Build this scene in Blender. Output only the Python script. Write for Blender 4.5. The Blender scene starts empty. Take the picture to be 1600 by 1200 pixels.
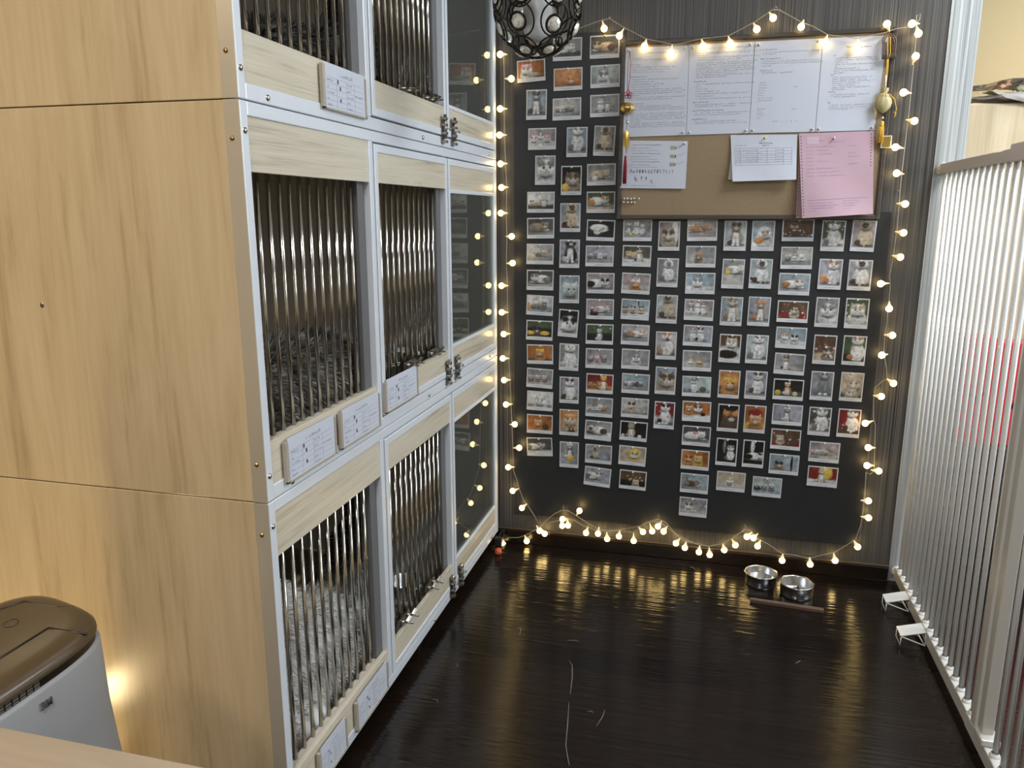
import bpy, bmesh, math, random
import numpy as np
from mathutils import Vector, Matrix, noise as mnoise
R = math.radians
random.seed(7)
scene = bpy.context.scene
col = scene.collection

# ------------------------------------------------------------------ camera
CAM = Vector((0.8116, -2.9542, 1.3433)); YAW, PITCH, ROLL, FPX = -0.25152, -0.21644, -0.0009, 1216.55
_f = Vector((math.sin(YAW)*math.cos(PITCH), math.cos(YAW)*math.cos(PITCH), math.sin(PITCH)))
_r = Vector((math.cos(YAW), -math.sin(YAW), 0)); _u = _r.cross(_f)
CR = _r*math.cos(ROLL)+_u*math.sin(ROLL); CU = -_r*math.sin(ROLL)+_u*math.cos(ROLL); CF = _f
cd = bpy.data.cameras.new('camera'); cam = bpy.data.objects.new('camera', cd); col.objects.link(cam)
cd.sensor_fit = 'HORIZONTAL'; cd.sensor_width = 36.0; cd.lens = FPX*36.0/1600.0; cd.clip_start = 0.02
cam.matrix_world = Matrix(((CR.x, CU.x, -CF.x, CAM.x), (CR.y, CU.y, -CF.y, CAM.y), (CR.z, CU.z, -CF.z, CAM.z), (0, 0, 0, 1)))
scene.camera = cam

def at(px, py, ax, val):
    """the point of the plane axis=val that the photograph shows at pixel (px, py)"""
    d = CF + CR*((px-800)/FPX) + CU*((600-py)/FPX)
    return CAM + d*((val-CAM[ax])/d[ax])

# ------------------------------------------------------------------ world, lights, exposure
w = bpy.data.worlds.new('world'); scene.world = w; w.use_nodes = True
w.node_tree.nodes['Background'].inputs[0].default_value = (0.75, 0.8, 0.9, 1)
w.node_tree.nodes['Background'].inputs[1].default_value = 0.05
scene.view_settings.view_transform = 'Standard'; scene.view_settings.look = 'None'
scene.view_settings.gamma = 1.0; scene.view_settings.exposure = 0.0

def area(name, loc, tgt, sx, sy, power, color, spread=180):
    l = bpy.data.lights.new(name, 'AREA'); l.shape = 'RECTANGLE'; l.size = sx; l.size_y = sy
    l.energy = power; l.color = color; l.spread = R(spread)
    o = bpy.data.objects.new(name, l); col.objects.link(o); o.location = loc
    d = Vector(tgt)-Vector(loc); o.rotation_euler = d.to_track_quat('-Z', 'Y').to_euler()
    return o
def point(name, loc, power, color, rad=0.03):
    l = bpy.data.lights.new(name, 'POINT'); l.energy = power; l.color = color; l.shadow_soft_size = rad
    o = bpy.data.objects.new(name, l); col.objects.link(o); o.location = loc
    return o
area('ceiling_panel_light', (2.15, -0.75, 2.66), (2.15, -0.75, 0), 0.6, 0.6, 38, (0.86, 0.93, 1.0))
area('window_daylight', (4.12, -0.9, 1.75), (0.4, -0.9, 1.2), 1.7, 1.3, 66, (0.74, 0.87, 1.0))
area('ceiling_panel_light_rear', (0.55, -3.3, 2.66), (0.55, -3.3, 0), 0.6, 0.6, 40, (0.95, 0.96, 1.0))
area('cove_light', (2.6, 0.3, 2.66), (2.6, 0.3, 0), 0.5, 0.5, 9, (1.0, 0.94, 0.82))
point('floor_lamp_light', (-0.50, -2.36, 0.12), 16, (1.0, 0.79, 0.46), 0.05)
point('night_light_glow', (-0.74, -2.02, 0.075), 2.2, (1.0, 0.74, 0.38), 0.02)
area('warm_fill_light', (-1.3, -3.1, 2.64), (-1.0, -2.4, 0), 0.3, 0.3, 24, (1.0, 0.84, 0.58))  # unseen warm fill, added to brighten the wood side panel

# ------------------------------------------------------------------ object helpers
WL = {}
def tag(o, label=None, cat=None, group=None, kind=None):
    if label: o['label'] = label
    if cat: o['category'] = cat
    if group: o['group'] = group
    if kind: o['kind'] = kind
    return o
def thing(name, label, cat, loc=(0, 0, 0), group=None):
    o = bpy.data.objects.new(name, None); col.objects.link(o); o.location = loc; o.empty_display_size = 0.05
    WL[o.name] = Vector(loc)
    return tag(o, label, cat, group)

class MB:
    def __init__(s): s.v = []; s.f = []; s.m = []; s.sm = []; s.mi = 0
    def mat(s, i): s.mi = i; return s
    def add(s, vs, fs, smooth=False):
        n = len(s.v); s.v += [Vector(v) for v in vs]
        for f in fs: s.f.append([n+i for i in f]); s.m.append(s.mi); s.sm.append(smooth)
        return s
    def box(s, x0, x1, y0, y1, z0, z1):
        return s.add([(x0, y0, z0), (x1, y0, z0), (x1, y1, z0), (x0, y1, z0), (x0, y0, z1), (x1, y0, z1), (x1, y1, z1), (x0, y1, z1)],
                     [(0, 3, 2, 1), (4, 5, 6, 7), (0, 1, 5, 4), (1, 2, 6, 5), (2, 3, 7, 6), (3, 0, 4, 7)])
    def bbox(s, x0, x1, y0, y1, z0, z1, b=0.002):
        """box with chamfered edges"""
        bm = bmesh.new(); bmesh.ops.create_cube(bm, size=1)
        for v in bm.verts: v.co = Vector(((x0+x1)/2+v.co.x*(x1-x0), (y0+y1)/2+v.co.y*(y1-y0), (z0+z1)/2+v.co.z*(z1-z0)))
        b = min(b, abs(x1-x0)*.45, abs(y1-y0)*.45, abs(z1-z0)*.45)
        bmesh.ops.bevel(bm, geom=bm.edges[:], offset=b, segments=2, affect='EDGES', profile=0.5)
        bm.verts.index_update()
        s.add([v.co.copy() for v in bm.verts], [[v.index for v in f.verts] for f in bm.faces]); bm.free(); return s
    def tube(s, pts, r, n=8, closed=False, cap=True, smooth=True):
        pts = [Vector(p) for p in pts]; N = len(pts); rr = r if isinstance(r, (list, tuple)) else [r]*N
        ref = None; base = len(s.v); vs = []
        for i, p in enumerate(pts):
            if closed: t = pts[(i+1) % N]-pts[i-1]
            else: t = pts[min(i+1, N-1)]-pts[max(i-1, 0)]
            if t.length < 1e-9: t = Vector((0, 0, 1))
            t.normalize()
            if ref is None:
                ref = Vector((0, 0, 1)) if abs(t.z) < 0.9 else Vector((1, 0, 0))
            a = ref - t*ref.dot(t)
            if a.length < 1e-6: a = Vector((0, 1, 0)) - t*t.y
            a.normalize(); ref = a; b = t.cross(a)
            for k in range(n):
                an = 2*math.pi*k/n; vs.append(p+(a*math.cos(an)+b*math.sin(an))*rr[i])
        fs = []
        for i in range(N if closed else N-1):
            j = (i+1) % N
            for k in range(n): fs.append((i*n+k, i*n+(k+1) % n, j*n+(k+1) % n, j*n+k))
        s.add(vs, fs, smooth)
        if cap and not closed:
            for e, rev in ((0, True), (N-1, False)):
                idx = [base+e*n+k for k in range(n)]
                if rev: idx.reverse()
                s.f.append(idx); s.m.append(s.mi); s.sm.append(False)
        return s
    def lathe(s, prof, o, ax=(0, 0, 1), n=24, smooth=True, sy=1.0, ref=None):
        """prof: list of (r, h) from one end to the other about axis ax through o"""
        ax = Vector(ax).normalized(); o = Vector(o)
        a = Vector(ref) if ref else (Vector((1, 0, 0)) if abs(ax.x) < .9 else Vector((0, 1, 0))); a = (a-ax*a.dot(ax)).normalized(); b = ax.cross(a)
        vs = []
        for r, h in prof:
            for k in range(n):
                an = 2*math.pi*k/n; vs.append(o+ax*h+a*(r*math.cos(an))+b*(r*sy*math.sin(an)))
        fs = [(i*n+k, i*n+(k+1) % n, (i+1)*n+(k+1) % n, (i+1)*n+k) for i in range(len(prof)-1) for k in range(n)]
        return s.add(vs, fs, smooth)
    def ball(s, c, r, n=12, m=8, smooth=True):
        r = r if isinstance(r, (tuple, list)) else (r, r, r); c = Vector(c)
        vs = []; 
        for i in range(m+1):
            th = math.pi*i/m
            for k in range(n):
                ph = 2*math.pi*k/n
                vs.append(c+Vector((r[0]*math.sin(th)*math.cos(ph), r[1]*math.sin(th)*math.sin(ph), -r[2]*math.cos(th))))
        return s.add(vs, [(i*n+k, i*n+(k+1) % n, (i+1)*n+(k+1) % n, (i+1)*n+k) for i in range(m) for k in range(n)], smooth)
    def build(s, name, mats, parent=None, wmerge=False):
        me = bpy.data.meshes.new(name)
        off = WL.get(parent.name, Vector((0, 0, 0))) if parent else Vector((0, 0, 0))
        me.from_pydata([tuple(v-off) for v in s.v], [], s.f)
        mats = mats if isinstance(mats, (list, tuple)) else [mats]
        for m in mats: me.materials.append(m)
        me.polygons.foreach_set('material_index', s.m); me.polygons.foreach_set('use_smooth', s.sm)
        if wmerge:
            bm = bmesh.new(); bm.from_mesh(me); bmesh.ops.remove_doubles(bm, verts=bm.verts, dist=1e-5); bmesh.ops.recalc_face_normals(bm, faces=bm.faces); bm.to_mesh(me); bm.free()
        me.update()
        o = bpy.data.objects.new(name, me); col.objects.link(o)
        if parent: o.parent = parent; WL[o.name] = off.copy()
        else: WL[o.name] = Vector((0, 0, 0))
        return o

# ------------------------------------------------------------------ materials
def newmat(name):
    m = bpy.data.materials.new(name); m.use_nodes = True; nt = m.node_tree
    return m, nt, nt.nodes['Principled BSDF']
def simple(name, c, rough=0.5, metal=0.0, spec=0.5, emit=None, es=0, noise=0.0, nscale=30, bump=0.0, coat=0.0, alpha=None):
    m, nt, b = newmat(name); N = nt.nodes; L = nt.links
    b.inputs['Base Color'].default_value = (*c, 1); b.inputs['Roughness'].default_value = rough
    b.inputs['Metallic'].default_value = metal; b.inputs['Specular IOR Level'].default_value = spec
    b.inputs['Coat Weight'].default_value = coat
    if emit: b.inputs['Emission Color'].default_value = (*emit, 1); b.inputs['Emission Strength'].default_value = es
    tc = N.new('ShaderNodeTexCoord'); nz = N.new('ShaderNodeTexNoise'); nz.inputs['Scale'].default_value = nscale; nz.inputs['Detail'].default_value = 4
    L.new(tc.outputs['Object'], nz.inputs['Vector'])
    if noise > 0:
        mx = N.new('ShaderNodeMix'); mx.data_type = 'RGBA'
        mx.inputs['A'].default_value = (*[x*(1-noise) for x in c], 1); mx.inputs['B'].default_value = (*[min(1, x*(1+noise)) for x in c], 1)
        L.new(nz.outputs['Fac'], mx.inputs['Factor']); L.new(mx.outputs['Result'], b.inputs['Base Color'])
    if bump > 0:
        bp = N.new('ShaderNodeBump'); bp.inputs['Strength'].default_value = bump; bp.inputs['Distance'].default_value = 0.002
        L.new(nz.outputs['Fac'], bp.inputs['Height']); L.new(bp.outputs['Normal'], b.inputs['Normal'])
    return m
def wood(name, c0, c1, axis, rough=0.35, sc=1.0, stretch=22, bump=0.05, c2=None, spec=0.5):
    """laminate with long grain along axis"""
    m, nt, b = newmat(name); N = nt.nodes; L = nt.links
    tc = N.new('ShaderNodeTexCoord'); mp = N.new('ShaderNodeMapping')
    s = [stretch*sc]*3; s[axis] = 1.1*sc; mp.inputs['Scale'].default_value = s
    L.new(tc.outputs['Object'], mp.inputs['Vector'])
    n1 = N.new('ShaderNodeTexNoise'); n1.inputs['Scale'].default_value = 1.0; n1.inputs['Detail'].default_value = 6; n1.inputs['Roughness'].default_value = 0.65; n1.inputs['Distortion'].default_value = 0.6
    L.new(mp.outputs['Vector'], n1.inputs['Vector'])
    mp2 = N.new('ShaderNodeMapping'); s2 = [stretch*9*sc]*3; s2[axis] = 5*sc; mp2.inputs['Scale'].default_value = s2; L.new(tc.outputs['Object'], mp2.inputs['Vector'])
    n2 = N.new('ShaderNodeTexNoise'); n2.inputs['Scale'].default_value = 1.0; n2.inputs['Detail'].default_value = 3; L.new(mp2.outputs['Vector'], n2.inputs['Vector'])
    ad = N.new('ShaderNodeMath'); ad.operation = 'MULTIPLY_ADD'; ad.inputs[1].default_value = 0.35; L.new(n2.outputs['Fac'], ad.inputs[0]); L.new(n1.outputs['Fac'], ad.inputs[2])
    cr = N.new('ShaderNodeValToRGB'); cr.color_ramp.elements[0].position = 0.48; cr.color_ramp.elements[1].position = 0.85
    cr.color_ramp.elements[0].color = (*c0, 1); cr.color_ramp.elements[1].color = (*c1, 1)
    if c2: e = cr.color_ramp.elements.new(0.62); e.color = (*c2, 1)
    L.new(ad.outputs[0], cr.inputs['Fac']); L.new(cr.outputs['Color'], b.inputs['Base Color'])
    b.inputs['Roughness'].default_value = rough; b.inputs['Specular IOR Level'].default_value = spec
    bp = N.new('ShaderNodeBump'); bp.inputs['Strength'].default_value = bump; bp.inputs['Distance'].default_value = 0.001
    L.new(ad.outputs[0], bp.inputs['Height']); L.new(bp.outputs['Normal'], b.inputs['Normal'])
    return m
def striped(name, c0, c1, rough=0.6, sc=260, bump=0.5, dist=0.001, mid=0.5, w=0.15):
    """wallpaper with fine upright lines"""
    m, nt, b = newmat(name); N = nt.nodes; L = nt.links
    tc = N.new('ShaderNodeTexCoord'); mp = N.new('ShaderNodeMapping'); mp.inputs['Scale'].default_value = (sc, sc, 0.9); L.new(tc.outputs['Object'], mp.inputs['Vector'])
    n1 = N.new('ShaderNodeTexNoise'); n1.inputs['Scale'].default_value = 1.0; n1.inputs['Detail'].default_value = 2; L.new(mp.outputs['Vector'], n1.inputs['Vector'])
    cr = N.new('ShaderNodeValToRGB'); cr.color_ramp.elements[0].position = mid-w; cr.color_ramp.elements[1].position = mid+w
    cr.color_ramp.elements[0].color = (*c0, 1); cr.color_ramp.elements[1].color = (*c1, 1)
    L.new(n1.outputs['Fac'], cr.inputs['Fac']); L.new(cr.outputs['Color'], b.inputs['Base Color']); b.inputs['Roughness'].default_value = rough
    bp = N.new('ShaderNodeBump'); bp.inputs['Strength'].default_value = bump; bp.inputs['Distance'].default_value = dist
    L.new(n1.outputs['Fac'], bp.inputs['Height']); L.new(bp.outputs['Normal'], b.inputs['Normal'])
    return m
def vcol(name, rough=0.5, spec=0.5, coat=0.0, bump=0.0):
    m, nt, b = newmat(name); a = nt.nodes.new('ShaderNodeAttribute'); a.attribute_name = 'Col'
    nt.links.new(a.outputs['Color'], b.inputs['Base Color']); b.inputs['Roughness'].default_value = rough
    b.inputs['Specular IOR Level'].default_value = spec; b.inputs['Coat Weight'].default_value = coat
    return m
def glassmat(name, tint=(0.8, 0.84, 0.82), dust_sheen=0.0):
    m = bpy.data.materials.new(name); m.use_nodes = True; nt = m.node_tree; N = nt.nodes; L = nt.links; N.clear()
    out = N.new('ShaderNodeOutputMaterial'); t = N.new('ShaderNodeBsdfTransparent'); g = N.new('ShaderNodeBsdfGlossy'); mx = N.new('ShaderNodeMixShader')
    t.inputs[0].default_value = (*tint, 1); g.inputs['Roughness'].default_value = 0.01
    lw = N.new('ShaderNodeFresnel'); lw.inputs['IOR'].default_value = 1.5
    L.new(lw.outputs[0], mx.inputs[0]); L.new(g.outputs[0], mx.inputs[2]); L.new(mx.outputs[0], out.inputs[0])
    df = N.new('ShaderNodeBsdfDiffuse'); df.inputs[0].default_value = (.42, .42, .36, 1); m2 = N.new('ShaderNodeMixShader'); m2.inputs[0].default_value = dust_sheen
    L.new(t.outputs[0], m2.inputs[1]); L.new(df.outputs[0], m2.inputs[2]); L.new(m2.outputs[0], mx.inputs[1])
    return m
def floormat():
    m, nt, b = newmat('dark_floor_planks'); N = nt.nodes; L = nt.links
    tc = N.new('ShaderNodeTexCoord'); mp = N.new('ShaderNodeMapping'); L.new(tc.outputs['Object'], mp.inputs['Vector'])
    br = N.new('ShaderNodeTexBrick'); br.inputs['Scale'].default_value = 1.0; br.inputs['Brick Width'].default_value = 0.92; br.inputs['Row Height'].default_value = 0.124
    br.inputs['Mortar Size'].default_value = 0.0010; br.inputs['Mortar Smooth'].default_value = 0.2; br.offset = 0.37
    br.inputs['Color1'].default_value = (0.0060, 0.0036, 0.0026, 1); br.inputs['Color2'].default_value = (0.0135, 0.0080, 0.0054, 1); br.inputs['Mortar'].default_value = (0.006, 0.003, 0.002, 1)
    L.new(mp.outputs['Vector'], br.inputs['Vector'])
    gm = N.new('ShaderNodeMapping'); gm.inputs['Scale'].default_value = (3.5, 90, 1); L.new(tc.outputs['Object'], gm.inputs['Vector'])
    gn = N.new('ShaderNodeTexNoise'); gn.inputs['Scale'].default_value = 1; gn.inputs['Detail'].default_value = 5; L.new(gm.outputs['Vector'], gn.inputs['Vector'])
    mx = N.new('ShaderNodeMix'); mx.data_type = 'RGBA'; mx.blend_type = 'MULTIPLY'; mx.inputs['Factor'].default_value = 0.8
    cr = N.new('ShaderNodeValToRGB'); cr.color_ramp.elements[0].position = .3; cr.color_ramp.elements[1].position = .7; cr.color_ramp.elements[0].color = (.45, .45, .45, 1); cr.color_ramp.elements[1].color = (1.35, 1.3, 1.25, 1)
    L.new(gn.outputs['Fac'], cr.inputs['Fac']); L.new(br.outputs['Color'], mx.inputs['A']); L.new(cr.outputs['Color'], mx.inputs['B'])
    # pale scuffs
    sm_ = N.new('ShaderNodeMapping'); sm_.inputs['Scale'].default_value = (7, 16, 1); L.new(tc.outputs['Object'], sm_.inputs['Vector'])
    sn = N.new('ShaderNodeTexNoise'); sn.inputs['Scale'].default_value = 1.6; sn.inputs['Detail'].default_value = 9; sn.inputs['Roughness'].default_value = .75; L.new(sm_.outputs['Vector'], sn.inputs['Vector'])
    sr = N.new('ShaderNodeValToRGB'); sr.color_ramp.elements[0].position = .76; sr.color_ramp.elements[1].position = .92; L.new(sn.outputs['Fac'], sr.inputs['Fac'])
    m2 = N.new('ShaderNodeMix'); m2.data_type = 'RGBA'; m2.inputs['B'].default_value = (.10, .08, .065, 1); L.new(sr.outputs['Color'], m2.inputs['Factor']); L.new(mx.outputs['Result'], m2.inputs['A'])
    L.new(m2.outputs['Result'], b.inputs['Base Color'])
    rr = N.new('ShaderNodeMapRange'); rr.inputs['To Min'].default_value = .13; rr.inputs['To Max'].default_value = .22; L.new(gn.outputs['Fac'], rr.inputs['Value']); L.new(rr.outputs[0], b.inputs['Roughness'])
    # ripples across the walking direction stretch the reflections towards the viewer
    wv = N.new('ShaderNodeMapping'); wv.inputs['Scale'].default_value = (5, 75, 1); L.new(tc.outputs['Object'], wv.inputs['Vector'])
    wn = N.new('ShaderNodeTexNoise'); wn.inputs['Scale'].default_value = 1; wn.inputs['Detail'].default_value = 2; L.new(wv.outputs['Vector'], wn.inputs['Vector'])
    ad = N.new('ShaderNodeMath'); ad.operation = 'MULTIPLY_ADD'; ad.inputs[1].default_value = 1.0; L.new(wn.outputs['Fac'], ad.inputs[0])
    mo = N.new('ShaderNodeMath'); mo.operation = 'MULTIPLY'; mo.inputs[1].default_value = -0.6; L.new(br.outputs['Fac'], mo.inputs[0]); L.new(mo.outputs[0], ad.inputs[2])
    bp = N.new('ShaderNodeBump'); bp.inputs['Strength'].default_value = 0.8; bp.inputs['Distance'].default_value = 0.0022
    L.new(ad.outputs[0], bp.inputs['Height']); L.new(bp.outputs['Normal'], b.inputs['Normal'])
    b.inputs['Specular IOR Level'].default_value = 0.5
    return m
M = {}
M['wallpaper'] = striped('brown_striped_wallpaper', (0.022, 0.020, 0.018), (0.120, 0.112, 0.104), 0.40, 380, 0.6)
M['floor'] = floormat()
M['ceiling'] = simple('ceiling_paint', (0.72, 0.71, 0.68), 0.8, noise=.03)
M['plain_wall'] = simple('beige_wall_paint', (0.50, 0.45, 0.36), 0.8, noise=.04)
M['yellow_wall'] = simple('yellow_wall_paint', (0.62, 0.49, 0.275), 0.7, noise=.04, nscale=4)
M['pillar'] = striped('silver_striped_wallpaper', (0.27, 0.28, 0.275), (0.49, 0.505, 0.495), 0.45, 95, 1.0, 0.003, .5, .13)
M['skirting'] = wood('dark_skirting', (0.007, 0.005, 0.004), (0.014, 0.009, 0.006), 0, 0.22)
M['foam'] = simple('black_foam_board', (0.021, 0.022, 0.024), 0.45, noise=.15, nscale=60)
M['panel_side'] = wood('honey_laminate', (0.385, 0.28, 0.155), (0.56, 0.43, 0.262), 2, 0.22, 1.0, 10, 0.04, (0.495, 0.37, 0.215))
M['panel_front'] = wood('pale_ash_laminate', (0.42, 0.36, 0.265), (0.69, 0.62, 0.50), 1, 0.26, 1.2, 24, 0.06, (0.60, 0.53, 0.41))
M['alu'] = simple('white_aluminium', (0.74, 0.775, 0.82), 0.33, 0.15, noise=.03, nscale=12, bump=.02)
M['alu_warm_lit'] = simple('warm_lit_aluminium', (0.50, 0.43, 0.33), 0.36, 0.35, noise=.04, nscale=8)  # tan tone carries the warm light reflected by the strip
M['alu_grey'] = simple('grey_inner_profile', (0.16, 0.16, 0.16), 0.45, 0.3, noise=.05)
M['steel'] = simple('polished_steel_bar', (0.62, 0.59, 0.54), 0.13, 1.0, noise=.02)
M['steel_dark'] = simple('dull_steel', (0.33, 0.31, 0.29), 0.28, 1.0, noise=.05)
M['bowl'] = simple('stainless_steel', (0.68, 0.68, 0.68), 0.24, 1.0, noise=.03)
M['brass'] = simple('brass_screw', (0.55, 0.35, 0.12), 0.3, 1.0, noise=.1)
M['dark'] = simple('dark_rubber', (0.012, 0.012, 0.012), 0.5, noise=.1)
M['inside'] = simple('cage_lining', (0.62, 0.555, 0.46), 0.4, noise=.06, nscale=5)
M['glass'] = glassmat('clear_glass_pane', dust_sheen=0.16)  # murky diffuse share paints dust and the lit wall's reflection on the pane
M['acrylic'] = simple('card_holder_acrylic', (0.42, 0.37, 0.30), 0.18, 0, noise=.03)
M['paper'] = simple('white_paper', (0.58, 0.60, 0.67), 0.6, noise=.015, nscale=6)
M['paper_back'] = simple('cream_paper', (0.50, 0.49, 0.46), 0.6, noise=.02)
M['pink'] = simple('pink_carbon_paper', (0.56, 0.37, 0.43), 0.55, noise=.05, nscale=9)
M['pink_under'] = simple('pink_carbon_paper_under', (0.42, 0.27, 0.28), 0.55, noise=.05, nscale=9)
M['ink'] = simple('black_ink', (0.06, 0.06, 0.07), 0.6, noise=.1)
M['ink_grey'] = simple('grey_ink', (0.19, 0.20, 0.23), 0.6, noise=.1)
M['ink_blue'] = simple('violet_ink', (0.22, 0.18, 0.42), 0.6, noise=.1)
M['cork'] = simple('cork', (0.30, 0.215, 0.125), 0.85, noise=.30, nscale=260, bump=.3)
M['frame'] = wood('dark_grey_frame', (0.045, 0.036, 0.028), (0.085, 0.07, 0.055), 0, 0.4)
M['print'] = vcol('photo_print', 0.32, 0.4)
M['pin'] = simple('clear_plastic_pin', (0.62, 0.60, 0.55), 0.12, 0, noise=.03)
M['pin_steel'] = M['steel']
M['cord'] = simple('clear_cord', (0.42, 0.38, 0.30), 0.3, noise=.05)
M['socket'] = simple('clear_socket', (0.65, 0.55, 0.38), 0.25, emit=(1, .72, .32), es=0.7)
M['bulb'] = simple('glowing_globe', (0.9, 0.8, 0.6), 0.3, emit=(1.0, 0.69, 0.25), es=12)
M['fence'] = simple('white_enamel', (0.74, 0.74, 0.72), 0.22, 0.0, noise=.02, nscale=10, coat=.4)
M['fence_rail'] = simple('cream_enamel', (0.55, 0.53, 0.49), 0.3, 0.0, noise=.02, nscale=10, coat=.2)
M['fur'] = vcol('cat_fur', 0.85, 0.2)
M['eye'] = simple('cat_eye', (0.35, 0.30, 0.06), 0.1, coat=1)
M['pupil'] = simple('cat_pupil', (0.004, 0.004, 0.004), 0.08, coat=1)
M['nose'] = simple('cat_nose', (0.45, 0.2, 0.18), 0.5)
M['purifier'] = simple('shaded_white_plastic', (0.25, 0.245, 0.245), 0.38, noise=.02)  # white body darkened in colour to carry the shade it stands in
M['purifier_top'] = simple('smoked_brown_plastic', (0.060, 0.038, 0.018), 0.30, noise=.06, nscale=4, coat=.3)
M['purifier_dark'] = simple('black_plastic', (0.012, 0.009, 0.006), 0.22, noise=.05)
M['desk'] = wood('desk_laminate', (0.27, 0.21, 0.145), (0.35, 0.275, 0.195), 0, 0.3, 1.0, 9, 0.03)
M['lamp_metal'] = simple('bronze_metal', (0.030, 0.022, 0.015), 0.3, 0.8, noise=.1)
M['crystal'] = simple('crystal', (0.85, 0.80, 0.70), 0.06, 0.3, spec=1.0, coat=1.0, noise=.25, nscale=130)
M['frosted'] = simple('frosted_glass_shade', (0.62, 0.64, 0.62), 0.35, noise=.03, nscale=5)
M['gold'] = simple('gold_metal', (0.60, 0.42, 0.12), 0.28, 0.9, noise=.12, nscale=60)
M['gold_silk'] = simple('olive_gold_silk', (0.46, 0.40, 0.20), 0.42, noise=.12, nscale=90)
M['yellow_thread'] = simple('yellow_thread', (0.85, 0.52, 0.06), 0.6, noise=.1, nscale=200)
M['red_thread'] = simple('red_thread', (0.27, 0.012, 0.022), 0.6, noise=.1, nscale=200)
M['red_card'] = simple('red_card', (0.68, 0.035, 0.04), 0.4, noise=.06)
M['beads'] = simple('dark_wood_beads', (0.13, 0.055, 0.035), 0.3, noise=.3, nscale=150, coat=.3)
M['white'] = simple('white_print', (0.8, 0.8, 0.8), 0.5)
M['cab'] = wood('cabinet_laminate', (0.52, 0.40, 0.24), (0.70, 0.57, 0.38), 2, 0.4, 1.0, 16, 0.03)
M['wrap'] = simple('clear_wrap', (0.60, 0.55, 0.42), 0.2, noise=.1, coat=.5)
M['tissue'] = simple('grey_tissue', (0.36, 0.33, 0.30), 0.7, noise=.12, nscale=25)
M['stick'] = wood('stick_wood', (0.085, 0.048, 0.032), (0.17, 0.10, 0.066), 0, 0.4)
M['brownbox'] = simple('brown_box', (0.06, 0.03, 0.02), 0.5, noise=.1)
M['orange'] = simple('orange_plastic', (0.5, 0.09, 0.03), 0.5, noise=.1)
M['litter'] = simple('litter_tray', (0.36, 0.31, 0.22), 0.4, noise=.05)
M['fluff'] = simple('grey_fluff', (0.22, 0.20, 0.18), 0.8, noise=.1)
M['cloth'] = simple('pale_cloth', (0.42, 0.38, 0.31), 0.8, noise=.08, nscale=20)

# ------------------------------------------------------------------ room shell
def struct(name, mb, mats): 
    o = mb.build(name, mats); o['kind'] = 'structure'; return o
struct('floor', MB().box(-3.2, 4.2, -4.6, 2.2, -0.05, 0.0), M['floor'])
struct('ceiling', MB().box(-3.2, 4.2, -4.6, 2.2, 2.7, 2.75), M['ceiling'])
struct('wall_back', MB().box(-3.2, 1.503, 0.0, 0.12, 0, 2.7), M['wallpaper'])
struct('trim_1', MB().box(1.503, 1.592, -0.004, 0.12, 0, 2.7), M['pillar'])
struct('wall_far', MB().box(1.0, 4.2, 1.25, 1.35, 0, 2.7), M['yellow_wall'])
struct('wall_left', MB().box(-3.3, -3.2, -4.6, 2.2, 0, 2.7), M['plain_wall'])
struct('wall_right', MB().box(4.2, 4.3, -4.6, 2.2, 0, 2.7), M['yellow_wall'])
M['sky'] = simple('window_sky', (.8, .85, .9), .5, emit=(.72, .86, 1), es=2.0)
wn_ = MB(); wn_.box(4.185, 4.197, -1.75, -.05, 1.10, 2.40); struct('window_1', wn_, M['sky'])
wf_ = MB()
for a in ((-1.80, -1.75, 1.05, 2.45), (-.05, 0.0, 1.05, 2.45), (-.925, -.875, 1.10, 2.40)): wf_.bbox(4.15, 4.198, *a)
for a in ((-1.75, -.05, 1.05, 1.10), (-1.75, -.05, 2.40, 2.45)): wf_.bbox(4.15, 4.198, *a)
struct('window_1_frame', wf_, M['fence'])
struct('wall_front', MB().box(-3.2, 4.2, -4.7, -4.6, 0, 2.7), M['plain_wall'])
sk = MB(); sk.bbox(-0.02, 1.50, -0.016, -0.0005, 0.0, 0.054, 0.003); sk.mat(1).bbox(-0.02, 1.50, -0.013, -0.0005, 0.054, 0.062, 0.003)
struct('baseboard_back', sk, [M['skirting'], simple('skirting_lip_highlight', (.075, .055, .035), .18, noise=.1)])  # lip coloured paler to paint the highlight along the top

# ------------------------------------------------------------------ small marks that stand for unreadably small writing
def glyph_row(mb, org, ux, uz, n, s, seed, gap=0.12, lw=0.11, skip=()):
    """n square characters of size s along ux, each a few strokes; org lower left, uz up"""
    rg = random.Random(seed); nrm = ux.cross(uz)
    for i in range(n):
        if i in skip: continue
        o = org+ux*(i*s*(1+gap))
        for k in range(rg.choice((2, 3, 3, 4))):
            if rg.random() < .6:
                a, b, c = rg.uniform(0, .25), rg.uniform(.7, 1), rg.uniform(0, 1-lw); q = [(a, c), (b, c), (b, c+lw), (a, c+lw)]
            else:
                a, b, c = rg.uniform(0, .3), rg.uniform(.6, 1), rg.uniform(.1, .9-lw); q = [(c, a), (c+lw, a), (c+lw, b), (c, b)]
            mb.add([o+ux*(p*s)+uz*(r*s) for p, r in q], [(0, 1, 2, 3)])
def stroke(mb, pts, w, ux, uz, o):
    P = [o+ux*a+uz*b for a, b in pts]
    for i in range(len(P)-1):
        d = (P[i+1]-P[i]); 
        if d.length < 1e-7: continue
        d.normalize(); n = ux.cross(uz).cross(d)*(w/2); e = d*(w*.4)
        mb.add([P[i]-n-e, P[i+1]-n+e, P[i+1]+n+e, P[i]+n-e], [(0, 1, 2, 3)])

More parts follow.
